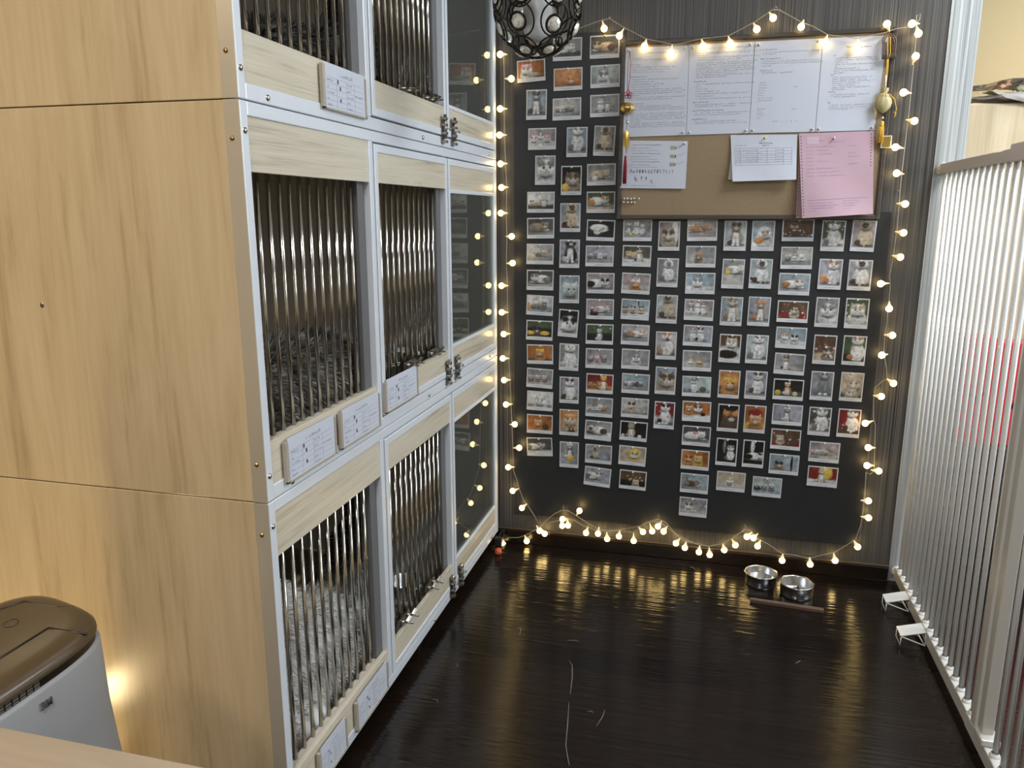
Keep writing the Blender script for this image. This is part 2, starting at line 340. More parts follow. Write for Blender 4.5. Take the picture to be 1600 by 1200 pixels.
# ------------------------------------------------------------------ cage towers
HC = 0.744
Y0, Y1 = -1.694, -0.030
def latch(par, y, z):
    l = MB()
    l.bbox(0.0, 0.003, y-.013, y+.013, z-.026, z+.052, .001)
    l.tube([(.010, y, z-.012), (.010, y, z+.058)], .0052, 10)
    for dz in (-.020, .004, .028, .046): l.bbox(0.002, .0165, y-.0085, y+.0085, z+dz-.004, z+dz+.004, .001)
    l.tube([(.012, y, z+.018), (.018, y+.014, z+.018), (.018, y+.022, z+.018)], .0022, 8); l.ball((.018, y+.023, z+.018), .004, 8, 6)
    return l.build('bolt_latch', M['steel_dark'], par)
def cage(zb, label, cards, screws_mid=True):
    zt = zb+HC; root = thing('cat_cage', label, 'cage', (-0.32, -0.862, zb), 'stacked cat cages along the left')
    zo0, zo1 = zb+.118, zt-.122          # opening
    # carcass
    c = MB(); c.bbox(-.95, -.022, Y0, Y0+.016, zb+.001, zt-.001, .0015); sp = c.build('side_panel', M['panel_side'], root); tag(sp, 'honey coloured wood laminate side')
    c = MB(); c.box(-.95, -.006, Y1-.016, Y1, zb+.001, zt-.001); c.build('end_panel', M['panel_front'], root)
    c = MB(); c.box(-.95, -.935, Y0+.017, Y1-.017, zb+.001, zt-.001); c.build('back_panel', M['inside'], root)
    c = MB(); c.box(-.934, -.022, Y0+.017, Y1-.017, zb+.004, zb+.018); c.build('floor_panel', M['inside'], root)
    c = MB(); c.box(-.934, -.022, Y0+.017, Y1-.017, zt-.018, zt-.004); c.build('top_panel', M['inside'], root)
    c = MB(); c.box(-.93, -.03, -.606, -.594, zb+.019, zt-.019); c.build('divider', M['inside'], root)
    c = MB(); c.bbox(-.031, 0, Y0-.0015, Y0+.001, zb+.001, zt-.001, .0006); tag(c.build('corner_strip', M['alu_warm_lit'], root), 'aluminium corner strip coloured tan for its warm reflection')
    # front frame
    f = MB()
    f.bbox(-.022, 0, Y0, Y0+.024, zb+.001, zt-.001); f.bbox(-.022, 0, Y1-.018, Y1, zb+.001, zt-.001)
    f.bbox(-.022, -.0005, Y0+.024, Y1-.018, zb+.001, zb+.030); f.bbox(-.022, -.0005, Y0+.024, Y1-.018, zt-.026, zt-.001)
    f.bbox(-.022, 0, -1.166, -1.1435, zb+.030, zt-.026); f.box(-.022, -.012, -.606, -.584, zb+.030, zt-.026)
    f.build('frame', M['alu'], root)
    # fixed barred section
    for nm, z0, z1 in (('upper_panel', zo1, zt-.026), ('lower_panel', zb+.030, zo0)):
        p = MB(); p.bbox(-.016, -.003, Y0+.024, -1.166, z0, z1, .001); p.build(nm, M['panel_front'], root)
    p = MB(); p.box(-.045, -.017, -1.205, -1.166, zo0-.01, zo1+.01); p.build('inner_post', M['alu_grey'], root)
    p = MB(); p.box(-.032, -.017, Y0+.018, -1.206, zo0-.02, zo0-.004); p.build('bar_sill', M['inside'], root)
    barme = None
    def bars(par, ya, yb, n=12):
        nonlocal barme
        for i in range(n):
            y = ya+(yb-ya)*i/(n-1)
            if barme is None:
                b = MB(); b.tube([(-.027, y, zo0-.012), (-.027, y, zo1+.012)], .0049, 12); o = b.build('bar', M['steel'], par); barme = (o, y)
            else:
                o = barme[0].copy(); col.objects.link(o); o.parent = par; WL[o.name] = WL[barme[0].name]; o.location = (0, y-barme[1], 0)
    bars(root, -1.655, -1.225)
    # barred door
    dz0, dz1 = zb+.034, zt-.030; a, b_ = -1.1385, -.5985
    d = MB()
    d.bbox(-.020, .0015, a, a+.020, dz0, dz1); d.bbox(-.020, .0015, b_-.018, b_, dz0, dz1)
    d.bbox(-.020, .0015, a+.020, b_-.018, dz0, dz0+.020); d.bbox(-.020, .0015, a+.020, b_-.018, dz1-.020, dz1)
    door = d.build('barred_door', M['alu'], root)
    for z0, z1 in ((zo1, dz1-.020), (dz0+.020, zo0)):
        p = MB(); p.bbox(-.014, -.001, a+.020, b_-.018, z0, z1, .001); p.build('wood_panel', M['panel_front'], door)
    p = MB(); p.box(-.045, -.018, -.655, b_-.018, zo0-.01, zo1+.01); p.build('inner_post', M['alu_grey'], door)
    bars(door, -1.098, -.668)
    latch(door, -.637, zb+.035)
    # glazed door
    a, b_ = -.588, Y1-.020
    d = MB()
    d.bbox(-.020, .0015, a, a+.016, dz0, dz1); d.bbox(-.020, .0015, b_-.022, b_, dz0, dz1)
    d.bbox(-.020, .0015, a+.016, b_-.022, dz0, dz0+.020); d.bbox(-.020, .0015, a+.016, b_-.022, dz1-.020, dz1)
    d.bbox(-.020, .0012, a+.016, b_-.022, zo0, zo0+.012); d.bbox(-.020, .0012, a+.016, b_-.022, zo1-.012, zo1)
    gd = d.build('glazed_door', M['alu'], root)
    for z0, z1 in ((zo1, dz1-.020), (dz0+.020, zo0)):
        p = MB(); p.bbox(-.014, -.001, a+.016, b_-.022, z0, z1, .001); p.build('wood_panel', M['panel_front'], gd)
    p = MB(); p.box(-.009, -.005, a+.016, b_-.022, zo0+.012, zo1-.012); p.build('glass_pane', M['glass'], gd)
    for w0, w1 in ((b_-.045, b_-.022), (a, a+.02)): p = MB(); p.box(-.04, -.021, w0, w1, zo0, zo1); p.build('inner_post', M['alu_grey'], gd)
    latch(gd, -.546, zb+.035)
    # screws
    for y, z in ((Y0+.012, zb+.052), (Y0+.012, zt-.052), (-1.60, zb+.013), (-.80, zb+.013), (-.13, zb+.013)):
        s = MB(); s.lathe([(0, .0035), (.002, .0033), (.0055, .0015), (.006, 0)], (0, y, z), (1, 0, 0), 12); s.mat(1).lathe([(0, .0038), (.0016, .0036)], (0, y, z), (1, 0, 0), 6)
        s.build('screw', [M['steel'], M['dark']], root)
    for z in (zb+.078, zt-.066):
        s = MB(); s.lathe([(0, .003), (.003, .0028), (.0048, 0)], (-.018, Y0-.0015, z), (0, -1, 0), 12); s.mat(1).lathe([(0, .0033), (.0014, .003)], (-.018, Y0-.0015, z), (0, -1, 0), 6)
        tag(s.build('screw', [M['brass'], M['dark']], root), 'small brass screw on the corner strip')
    # card holders, an information card in each
    for i, (y0, y1, z0, z1, ondoor) in enumerate(cards):
        par = door if ondoor else root; hx = .0015 if ondoor else 0
        hld = MB(); hld.box(hx, hx+.003, y0, y1, z0, z1); hld.bbox(hx+.003, hx+.0085, y0, y0+.009, z0, z1, .0005); hld.bbox(hx+.003, hx+.0085, y1-.006, y1, z0, z1, .0005); hld.bbox(hx+.003, hx+.0085, y0, y1, z0, z0+.004, .0005)
        cm = MB(); q0, q1 = y0+.010, y1-.007; x = hx+.0062
        cm.box(x-.0012, x, q0, q1, z0+.004, z1+.006)
        cm.mat(1); x += .0003; uy = Vector((0, 1, 0)); uz = Vector((0, 0, 1)); W = q1-q0; Hh = z1-z0
        glyph_row(cm, Vector((x, q0+W*.36, z0+Hh*.82)), uy, uz, 8, W*.036, 31+i)
        for r in range(5):
            zz = z0+Hh*(.66-.14*r)
            glyph_row(cm, Vector((x, q0+W*.05, zz)), uy, uz, (6, 2, 6, 2, 4)[r], W*.024, 50+r+i)
            glyph_row(cm, Vector((x, q0+W*.53, zz)), uy, uz, (5, 4, 6, 3, 5)[r], W*.024, 70+r+i)
            if r in (0, 1, 3): cm.box(x-.0001, x, q0+W*(.30+.05*(r % 2)), q0+W*(.33+.05*(r % 2)), zz-.001, zz+W*.035)
        glyph_row(cm, Vector((x, q0+W*.74, z0+Hh*.45)), uy, uz, 8, W*.022, 90+i)
        cm.mat(2)
        for r in range(6): cm.box(x-.0001, x, q0+W*.03, q0+W*.97, z0+Hh*(.75-.13*r), z0+Hh*(.75-.13*r)+.0004)
        for r in (.28, .52, .72): cm.box(x-.0001, x, q0+W*r, q0+W*r+.0004, z0+Hh*.08, z0+Hh*.75)
        if par is root:
            ho = hld.build('card_holder', M['acrylic'], root); cm.build('information_card', [M['paper'], M['ink'], M['ink_grey']], ho)
        else:
            hld.build('card_holder', M['acrylic'], door); cm.build('information_card', [M['paper'], M['ink'], M['ink_grey']], door)
    return root
def yz(px, py): p = at(px, py, 0, 0.0); return p.y, p.z
Z0 = 0.0494
cage(Z0, 'bottom cage of the stack, two card holders by the floor', [(yz(553, 1110)[0], yz(603, 1060)[0], Z0+.020, Z0+.100, False), (yz(500, 1190)[0]-.015, yz(539, 1150)[0], Z0+.020, Z0+.100, False)])
cage(Z0+HC, 'middle cage of the stack, three information cards under its bars',
     [(yz(441, 700)[0], yz(521, 680)[0], Z0+HC+.018, Z0+HC+.104, False), (yz(527, 650)[0], yz(590, 640)[0], Z0+HC+.018, Z0+HC+.104, False), (yz(598, 625)[0], yz(649, 600)[0], Z0+HC+.040, Z0+HC+.122, True)])
cage(Z0+2*HC, 'topmost cage of the stack, cut off by the upper edge of the view', [(yz(500, 140)[0], yz(568, 150)[0], Z0+2*HC+.020, Z0+2*HC+.108, False)])
h = MB(); p = at(66, 477, 1, Y0); h.lathe([(0, .0012), (.004, .001), (.0052, 0)], (p.x, Y0-.0002, p.z), (0, -1, 0), 14)
tag(h.build('screw', M['steel_dark'], bpy.data.objects['cat_cage.001']), 'lone grey screw in the wood side')
# feet under the stack
for i, (x, y) in enumerate(((-.05, -1.62), (-.05, -.10), (-.58, -1.62), (-.58, -.10), (-.05, -.85))):
    f = MB(); f.lathe([(0, 0.0), (.022, 0), (.024, .01), (.016, .02), (.012, .0494), (0, .0494)], (x, y, 0.0), n=16); f.build('foot', M['dark'], bpy.data.objects['cat_cage'])

# ------------------------------------------------------------------ feeding bowls clamped inside the door bars
def hang_bowl(y, z, r, label, x=-.10):
    t = thing('feeding_bowl', label, 'bowl', (x, y, z), 'steel bowls hanging on the cage doors')
    b = MB(); b.lathe([(0, -.052), (r*.78, -.052), (r*.86, -.046), (r, -.002), (r+.005, 0), (r+.003, .002), (r-.003, -.001), (r*.84, -.043), (r*.74, -.048), (0, -.048)], (x, y, z), n=28)
    b.build('bowl', M['bowl'], t)
    g = MB(); g.tube([(x+math.cos(a)*(r+.004), y+math.sin(a)*(r+.004), z-.006) for a in [2*math.pi*k/24 for k in range(24)]], .0025, 6, closed=True)
    g.tube([(x+r+.003, y-.02, z-.006), (-.035, y-.02, z-.006)], .003, 6); g.tube([(x+r+.003, y+.02, z-.006), (-.035, y+.02, z-.006)], .003, 6)
    g.build('ring', M['steel_dark'], t)
    k = MB()
    k.bbox(-.0195, -.0165, y-.042, y+.042, z-.014, z+.004, .001)
    for s in (-1, 1):
        k.tube([(-.018, y+s*.022, z-.005), (.020, y+s*.022, z-.005)], .003, 8); k.lathe([(.008, -.006), (.008, .0), (.004, .007)], (-.010, y+s*.022, z-.005), (1, 0, 0), 10)
        for u in (-1, 1): k.add([(-.004, y+s*.022, z-.008), (.004, y+s*.022, z-.008), (.010, y+s*.022+u*.016, z+.006), (.002, y+s*.022+u*.016, z+.010), (-.004, y+s*.022+u*.003, z-.002)], [(0, 1, 2, 3, 4)])
    k.build('clamp', M['steel_dark'], t)
    return t
for i, (zc, nm) in enumerate(((Z0, 'bottom'), (Z0+HC, 'middle'), (Z0+2*HC, 'topmost'))):
    for y, w_ in (((-1.007, -.788), (-.906, -.716), (-.881, -.700))[i][0], 'nearer'), (((-1.007, -.788), (-.906, -.716), (-.881, -.700))[i][1], 'farther'):
        hang_bowl(y, zc+.134, .058 if i < 2 else .05, 'steel bowl clamped inside the %s cage door, the %s of its pair' % (nm, w_), -.095)

# ------------------------------------------------------------------ cats
PAL = dict(w=(.66, .65, .63), c=(.55, .45, .32), o=(.56, .27, .09), g=(.24, .24, .24), k=(.028, .027, .027), b=(.15, .09, .055), t=(.33, .26, .18), p=(.60, .33, .33),
           y=(.68, .48, .07), s=(.12, .085, .07), l=(.36, .355, .39), m=(.40, .455, .44), B=(.32, .385, .42), G=(.31, .31, .305), d=(.030, .026, .022), r=(.26, .035, .03),
           e=(.10, .14, .075), P=(.38, .325, .315), O=(.42, .17, .04), a=(.46, .44, .41), D=(.12, .11, .10), n=(.46, .39, .29), v=(.50, .36, .55))
def meta(name, blobs, vox, colf, parent, mat, smooth=6):
    """one continuous skin grown over overlapping ellipsoids"""
    mb = MB()
    for c, r in blobs: mb.ball(c, r, 18, 12)
    me = bpy.data.meshes.new('tmp'); me.from_pydata([tuple(v) for v in mb.v], [], mb.f)
    bm = bmesh.new(); bm.from_mesh(me); bmesh.ops.remove_doubles(bm, verts=bm.verts, dist=1e-6); bm.to_mesh(me); bm.free()
    o = bpy.data.objects.new('tmp', me); col.objects.link(o)
    r = o.modifiers.new('r', 'REMESH'); r.mode = 'VOXEL'; r.voxel_size = vox
    s = o.modifiers.new('s', 'SMOOTH'); s.iterations = smooth; s.factor = .6
    dg = bpy.context.evaluated_depsgraph_get(); ev = o.evaluated_get(dg); nm = bpy.data.meshes.new_from_object(ev, depsgraph=dg)
    bpy.data.objects.remove(o); nm.name = name
    off = WL[parent.name]
    cs = [colf(v.co.copy(), v.normal.copy()) for v in nm.vertices]
    tri = [([nm.vertices[i].co.copy() for i in p.vertices], p.normal.copy(), p.area) for p in nm.polygons]
    for v in nm.vertices: v.co -= off
    a = nm.color_attributes.new('Col', 'FLOAT_COLOR', 'POINT')
    a.data.foreach_set('color', [x for c_ in cs for x in (*c_, 1)])
    nm.materials.clear(); nm.materials.append(mat)
    for p in nm.polygons: p.use_smooth = True
    b = bpy.data.objects.new(name, nm); col.objects.link(b); b.parent = parent; WL[b.name] = off.copy()
    return b, tri
def fur(tri, n, ln, colf, parent, flow=Vector((0, .4, -.7)), seed=1):
    rg = random.Random(seed); ws = [t[2] for t in tri]; V = []; F = []; C = []
    for vs, nr, ar in rg.choices(tri, ws, k=n):
        a, b = rg.random(), rg.random(); p = vs[0].lerp(vs[1], a).lerp(vs[-1].lerp(vs[2 if len(vs) > 3 else 1], a), b)
        fl = flow-nr*flow.dot(nr); d = (nr*.8+fl+Vector((rg.uniform(-.5, .5), rg.uniform(-.5, .5), rg.uniform(-.5, .5)))).normalized(); L = ln*rg.uniform(.6, 1.3)
        t = d.cross(Vector((rg.uniform(-1, 1), rg.uniform(-1, 1), rg.uniform(-1, 1)))).normalized()*(L*.075)
        if p.x+d.x*L+max(0, fl.x)*L*.45 > -.042: continue
        i = len(V); m = p+d*L*.6+fl*L*.15; e = p+d*L+fl*L*.45
        V += [p-t, p+t, m+t*.8, m-t*.8, e]; F += [(i, i+1, i+2, i+3), (i+3, i+2, i+4)]
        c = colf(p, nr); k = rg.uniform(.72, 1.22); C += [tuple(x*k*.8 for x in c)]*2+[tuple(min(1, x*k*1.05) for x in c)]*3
    off = WL[parent.name]; me = bpy.data.meshes.new('fur'); me.from_pydata([tuple(v-off) for v in V], [], F)
    a = me.color_attributes.new('Col', 'FLOAT_COLOR', 'POINT'); a.data.foreach_set('color', [x for c_ in C for x in (*c_, 1)])
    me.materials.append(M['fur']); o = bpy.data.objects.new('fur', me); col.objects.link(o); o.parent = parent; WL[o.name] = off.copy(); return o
def face(root, hc, hr, d, up=Vector((0, 0, 1)), earc=(.1, .09, .08), eyes=True):
    """eyes, nose and ears on a head centred hc, radius hr, looking along d"""
    d = d.normalized(); s = d.cross(up).normalized(); u = s.cross(d)
    for q in (-1, 1):
        e = MB(); b = hc+s*(q*hr*.55)+u*(hr*.62)-d*(hr*.1); tip = hc+s*(q*hr*.82)+u*(hr*1.45)-d*(hr*.05)
        w1, w2, w3, w4 = b+s*hr*.36, b-s*hr*.36, b+d*hr*.12+u*hr*.15, b-d*hr*.16
        e.add([w1, w3, w2, w4, tip, b.lerp(tip, .55)+s*hr*.24, b.lerp(tip, .55)-s*hr*.24, b.lerp(tip, .5)-d*hr*.12], [(0, 1, 5), (1, 2, 6), (1, 6, 4, 5), (2, 3, 7, 6), (3, 0, 5, 7), (5, 4, 7), (6, 7, 4)], True)
        me_ = simple('ear_fur', earc, .8, noise=.1) if 'ear%s' % (earc,) not in M else M['ear%s' % (earc,)]; M['ear%s' % (earc,)] = me_
        e.build('ear', me_, root)
        if eyes:
            y = MB(); c = hc+s*(q*hr*.38)+u*(hr*.14)+d*(hr*.86); y.ball(c, hr*.17, 12, 8); y.mat(1).ball(c+d*hr*.09, (hr*.10, hr*.10, hr*.13), 10, 6); y.build('eye', [M['eye'], M['pupil']], root)
    n = MB(); n.ball(hc+d*hr*1.13-u*hr*.12, (hr*.10, hr*.12, hr*.08), 8, 6); n.build('nose', M['nose'], root)
def cat(label, loc, body, head, look, colf, nfur, ln, seed, vox=.011, earc=(.1, .09, .08), flow=Vector((.1, .4, -.6))):
    root = thing('cat', label, 'cat', loc); L = Vector(loc)
    hc = L+Vector(head[0]); hr = head[1]; d = Vector(look).normalized()
    blobs = [(L+Vector(c), r) for c, r in body]+[(hc, hr), (hc+d*hr*.72-Vector((0, 0, hr*.20)), hr*.48)]
    cf = lambda p, n: colf(p-L, n)
    b, tri = meta('body', blobs, vox, cf, root, M['fur']); 
    tri = [t for t in tri if (t[0][0]-(hc+d*hr*.9)).length > hr*.75]
    fur(tri, nfur, ln, cf, root, flow, seed); face(root, hc, hr, d, earc=earc)
    return root
def mixc(a, b, t): t = max(0, min(1, t)); return tuple(x*(1-t)+y*t for x, y in zip(a, b))
def nz(p, s): return mnoise.noise(p*s)
def tabby(p, n):
    st = math.sin(p.y*95+nz(p, 14)*5+p.z*25); base = mixc((.10, .092, .083), (.38, .355, .315), .5+.5*st)
    belly = max(0, (.105 if p.y > -.12 else .03)-p.z+nz(p, 18)*.05)/.05
    return mixc(base, (.78, .76, .73), belly*1.25)
def whitecat(p, n): return mixc((.80, .79, .76), (.52, .49, .45), .30+nz(p, 9)*.9)
def darktab(p, n): return mixc((.05, .047, .043), (.19, .175, .16), .5+.6*math.sin(p.y*110+nz(p, 12)*6))
def bicol(p, n): return mixc((.70, .69, .66), (.05, .05, .05), (p.z-.13+nz(p, 10)*.07)*16)
zf = Z0+HC+.018
cat('large fluffy grey tabby cat with white belly curled in middle cage', (-.175, -1.24, zf), [((0, -.10, .115), (.11, .17, .125)), ((.01, .07, .115), (.105, .15, .115)), ((.04, -.20, .06), (.08, .10, .065)), ((.06, .02, .045), (.07, .13, .045)), ((.06, .20, .035), (.05, .07, .035))],
    ((.05, .22, .095), .060), (.9, .5, -.15), tabby, 13000, .027, 3, earc=(.08, .07, .06))
cat('white long-haired cat with rounded back filling bottom cage', (-.185, -1.34, Z0+.018), [((-.02, -.10, .20), (.12, .17, .20)), ((.02, .07, .15), (.11, .15, .16)), ((.03, .20, .09), (.09, .12, .10)), ((.05, -.14, .08), (.10, .11, .08))],
    ((.0, -.20, .30), .062), (.3, -.9, -.2), whitecat, 14000, .016, 5, earc=(.4, .35, .32))
cat('white and black cat sitting behind the bottom cage door', (-.26, -.80, Z0+.018), [((0, 0, .15), (.10, .10, .16)), ((.03, .01, .24), (.075, .075, .11)), ((.07, -.03, .08), (.03, .03, .09)), ((.07, .04, .08), (.03, .03, .09)), ((.0, -.01, .06), (.12, .12, .06))],
    ((.03, .0, .36), .060), (.9, .2, -.1), bicol, 6000, .020, 8, earc=(.03, .03, .03))
cat('dark tabby cat lying in the topmost cage', (-.20, -1.22, Z0+2*HC+.018), [((0, 0, .11), (.11, .18, .11)), ((.02, .12, .10), (.10, .10, .10)), ((.05, -.14, .06), (.09, .09, .06))],
    ((.03, .19, .19), .058), (.9, .1, -.2), darktab, 6000, .022, 11, earc=(.04, .035, .03))
cat('white and grey cat standing behind the topmost cage door', (-.24, -.78, Z0+2*HC+.018), [((0, 0, .17), (.09, .11, .13)), ((.03, -.03, .24), (.07, .07, .12)), ((.05, -.05, .08), (.03, .03, .09)), ((.05, .02, .08), (.03, .03, .09)), ((0, .05, .10), (.08, .09, .10))],
    ((.04, -.03, .36), .058), (.9, -.1, -.1), bicol, 6000, .020, 14, earc=(.04, .04, .04))
# litter trays and bedding behind the bars
def tray(x, y, z, label):
    t = MB(); x0, x1, y0, y1 = x-.13, x+.13, y-.17, y+.17; h = .13
    t.bbox(x0, x1, y0, y1, z, z+.008); 
    for a in ((x0, x0+.006, y0, y1), (x1-.006, x1, y0, y1), (x0, x1, y0, y0+.006), (x0, x1, y1-.006, y1)): t.bbox(*a, z+.006, z+h, .002)
    t.bbox(x0-.008, x1+.008, y0-.008, y0+.008, z+h-.006, z+h+.006); t.bbox(x0-.008, x1+.008, y1-.008, y1+.008, z+h-.006, z+h+.006); t.bbox(x0-.008, x0+.008, y0, y1, z+h-.006, z+h+.006); t.bbox(x1-.008, x1+.008, y0, y1, z+h-.006, z+h+.006)
    t.mat(1)
    for k in range(7):
        for j in range(2): t.box(x1, x1+.0008, y0+.04+k*.042, y0+.048+k*.042, z+.04+j*.035, z+.062+j*.035)
    return tag(t.build('litter_tray', [M['litter'], M['dark']]), label, 'tray')
tray(-.47, -1.10, zf, 'beige slotted litter tray at the back of the middle cage')
tray(-.56, -.86, Z0+.018, 'beige slotted litter tray at the back of the bottom cage')
c = MB()
n = 24; vs = []
for i in range(n+1):
    for z in (Z0+HC+.15, Z0+HC+.42, Z0+HC+.56): vs.append((-.60+.012*math.sin(i*1.7), -1.66+.42*i/n, z))
c.add(vs, [(i*3+k, (i+1)*3+k, (i+1)*3+k+1, i*3+k+1) for i in range(n) for k in range(2)], True); c.add([(v[0]-.004, v[1], v[2]) for v in vs], [(i*3+k+1, (i+1)*3+k+1, (i+1)*3+k, i*3+k) for i in range(n) for k in range(2)], True)
tag(c.build('hanging_cloth', M['cloth']), 'pale cloth hanging at the back of the middle cage', 'cloth')

# ------------------------------------------------------------------ black board and the cat photographs pinned on it
WY = 0.0
def wp(px, py, y=WY): return at(px, py, 1, y)
q0 = wp(803, 60); q1 = wp(1352, 838); q2 = wp(806, 815); q3 = wp(1384, 338)
bz0 = (wp(1352, 838).z+q2.z)/2
f = MB(); f.box(wp(804, 400).x, .47, -.0055, -.0003, bz0, wp(940, 50).z); f.box(.47, wp(1362, 640).x, -.0055, -.0003, bz0, 1.345)
tag(f.build('foam_board', M['foam']), 'smooth black sheet on the striped wall behind the photographs', 'board')

LW, LH = .1055, .0770
class Pic:
    def __init__(s, W, H, seed):
        s.W, s.H = W, H; s.asp = W/H; s.r = np.random.RandomState(seed)
        s.X, s.Y = np.meshgrid((np.arange(W)+.5)/H, (np.arange(H)+.5)/H)   # x 0..asp, y 0..1 upward
        s.I = np.zeros((H, W, 3)); s.nz = (s.smooth(s.r.rand(H, W), 1)*2-1)*.75+(s.smooth(s.r.rand(H, W), 3)*6-3)*.5+(s.smooth(s.r.rand(H, W), 8)*14-7)*.35; s.n2 = s.smooth(s.r.rand(H, W), 12)*10-5
    def smooth(s, a, k):
        for _ in range(k): a = (a+np.roll(a, 1, 0)+np.roll(a, -1, 0)+np.roll(a, 1, 1)+np.roll(a, -1, 1))/5
        return a
    def c(s, k): return np.array(PAL[k])
    def bg(s, a, b=None, hz=.3):
        b = b or a; t = np.clip((s.Y-hz)/.14+.5, 0, 1)[..., None]; v = 1-.30*(((s.X/s.asp-.5)**2+(s.Y-.5)**2)*1.6)[..., None]
        s.I = (s.c(b)*(1-t)*1.06+s.c(a)*t)*v*np.clip(1+.30*s.n2[..., None], .55, 1.5)
    def el(s, x, y, rx, ry, k, rot=0, soft=.16, f=1.0, tex=.35):
        ca, sa = math.cos(rot), math.sin(rot); u = ((s.X-x)*ca+(s.Y-y)*sa)/rx; v = (-(s.X-x)*sa+(s.Y-y)*ca)/ry
        d = np.sqrt(u*u+v*v)+s.nz*.13; a = np.clip((1-d)/soft+.5, 0, 1)[..., None]; kc = s.c(k) if isinstance(k, str) else np.array(k)
        sh = (1.0+.25*v-.12*np.abs(u))[..., None]; s.I = s.I*(1-a)+kc*f*np.clip(sh, .45, 1.3)*np.clip(1+tex*s.nz[..., None], .25, 1.7)*a
    def tri(s, x, y, w_, h, k, lean=0):
        t = np.clip((s.Y-y)/h, 0, 1); cx = x+lean*t; inside = (s.Y > y-.02) & (s.Y < y+h) & (np.abs(s.X-cx) < w_*(1-t)+.004)
        s.I[inside] = s.c(k)*(1+.2*s.nz[inside][:, None])
    def head(s, x, y, r, c1, c2='', look=0, ear=None, pts=False):
        e = ear or c2 or c1; tl = s.r.uniform(-.12, .12)*r
        s.el(x, y-r*.85, r*.8, r*.35, (.12, .11, .10), soft=.9, tex=0)
        s.tri(x-r*.60, y+r*.45, r*.34, r*.72, e, -r*.2+tl); s.tri(x+r*.62, y+r*.45, r*.34, r*.72, e, r*.2+tl)
        s.tri(x-r*.60, y+r*.45, r*.16, r*.42, 'p', -r*.14+tl); s.tri(x+r*.62, y+r*.45, r*.16, r*.42, 'p', r*.14+tl)
        s.el(x, y, r*1.02, r*.88, c1, soft=.28)
        s.el(x-r*.55, y-r*.28, r*.42, r*.38, c1, soft=.6); s.el(x+r*.55, y-r*.28, r*.42, r*.38, c1, soft=.6)
        ex = look*r*.26
        if c2:
            if pts: s.el(x+ex, y-r*.10, r*.50, r*.58, c2, soft=.9)
            else: s.el(x-r*.52+ex*.5, y+r*.48, r*.46, r*.36, c2, soft=.7); s.el(x+r*.54+ex*.5, y+r*.46, r*.46, r*.36, c2, soft=.7)
        s.el(x+ex, y-r*.34, r*.36, r*.26, 'w' if not pts else c2 or 'w', soft=.8, tex=.2, f=.95)
        for q in (-1, 1):
            s.el(x+q*r*.36+ex, y+r*.02, r*.135, r*.12, (.035, .033, .035), soft=.6, tex=0)
        s.el(x+ex, y-r*.22, r*.10, r*.075, (.30, .14, .13), soft=.5, tex=0); s.el(x+ex, y-r*.42, r*.16, r*.03, (.15, .1, .1), soft=.8, tex=0)
    def sit(s, x, y, S, c1, c2='', look=0, pts=False, chest=None):
        S *= 1.10; y -= .02
        s.el(x, y+.02*S, .34*S, .05*S, (.10, .10, .10), soft=.9, tex=0)
        s.el(x+.02*S, y+.24*S, .21*S, .27*S, c1); s.el(x, y+.38*S, .16*S, .22*S, c1); s.el(x-.17*S, y+.10*S, .12*S, .09*S, c2 or c1, f=.85)
        s.el(x, y+.30*S, .10*S, .20*S, chest or ('w' if not pts else c1), soft=.6, f=1.0)
        for q in (-1, 1): s.el(x+q*.07*S, y+.12*S, .045*S, .14*S, chest or ('w' if not pts else c1), f=.92); s.el(x+q*.08*S, y+.015*S, .06*S, .035*S, c2 if pts and c2 else 'w')
        s.head(x+.02*S*look, y+.66*S, .17*S, c1, c2, look, pts=pts)
    def lie(s, x, y, S, c1, c2='', d=1, pts=False):
        S *= 1.14
        s.el(x, y+.0*S, .44*S, .06*S, (.12, .12, .12), soft=.9, tex=0)
        s.el(x-d*.10*S, y+.17*S, .33*S, .17*S, c1); s.el(x-d*.30*S, y+.14*S, .16*S, .13*S, c2 or c1, f=.9)
        s.el(x+d*.30*S, y+.05*S, .14*S, .045*S, 'w' if not pts else (c2 or c1)); s.head(x+d*.24*S, y+.23*S, .16*S, c1, c2, d*.6, pts=pts)
    def fc(s, x, y, S, c1, c2='', look=0, pts=False):
        s.el(x, y-.40*S, .42*S, .36*S, c1, f=.9); s.head(x, y, .33*S, c1, c2, look, pts=pts)
    def row(s, n, x, y, S, cs, gap=.27):
        for i in range(n):
            k = cs[i % len(cs)]; X = x+(i-(n-1)/2)*gap*S*1.35
            s.el(X, y+.10*S, .17*S, .14*S, k[0]); s.el(X, y+.0*S, .15*S, .03*S, (.1, .1, .1), soft=.9, tex=0); s.head(X, y+.24*S+.03*S*((i*7) % 3-1), .125*S, k[0], k[1:] or '', (i % 3-1)*.5)
    def ball(s, x, y, r, k): s.el(x, y, r, r, k, soft=.12, tex=.1)
    def bok(s, n, k, y0=0, y1=1):
        for _ in range(n):
            r_ = s.r.uniform(.015, .05); kk = k[s.r.randint(len(k))]
            s.el(s.r.uniform(0, s.asp), s.r.uniform(y0, y1), r_, r_, kk, f=1.3, soft=.7, tex=.1)
OPS = {'b': 'bg', 'S': 'sit', 'L': 'lie', 'F': 'fc', 'R': 'row', 'o': 'ball', 'k': 'bok', 'E': 'el', 'H': 'head'}
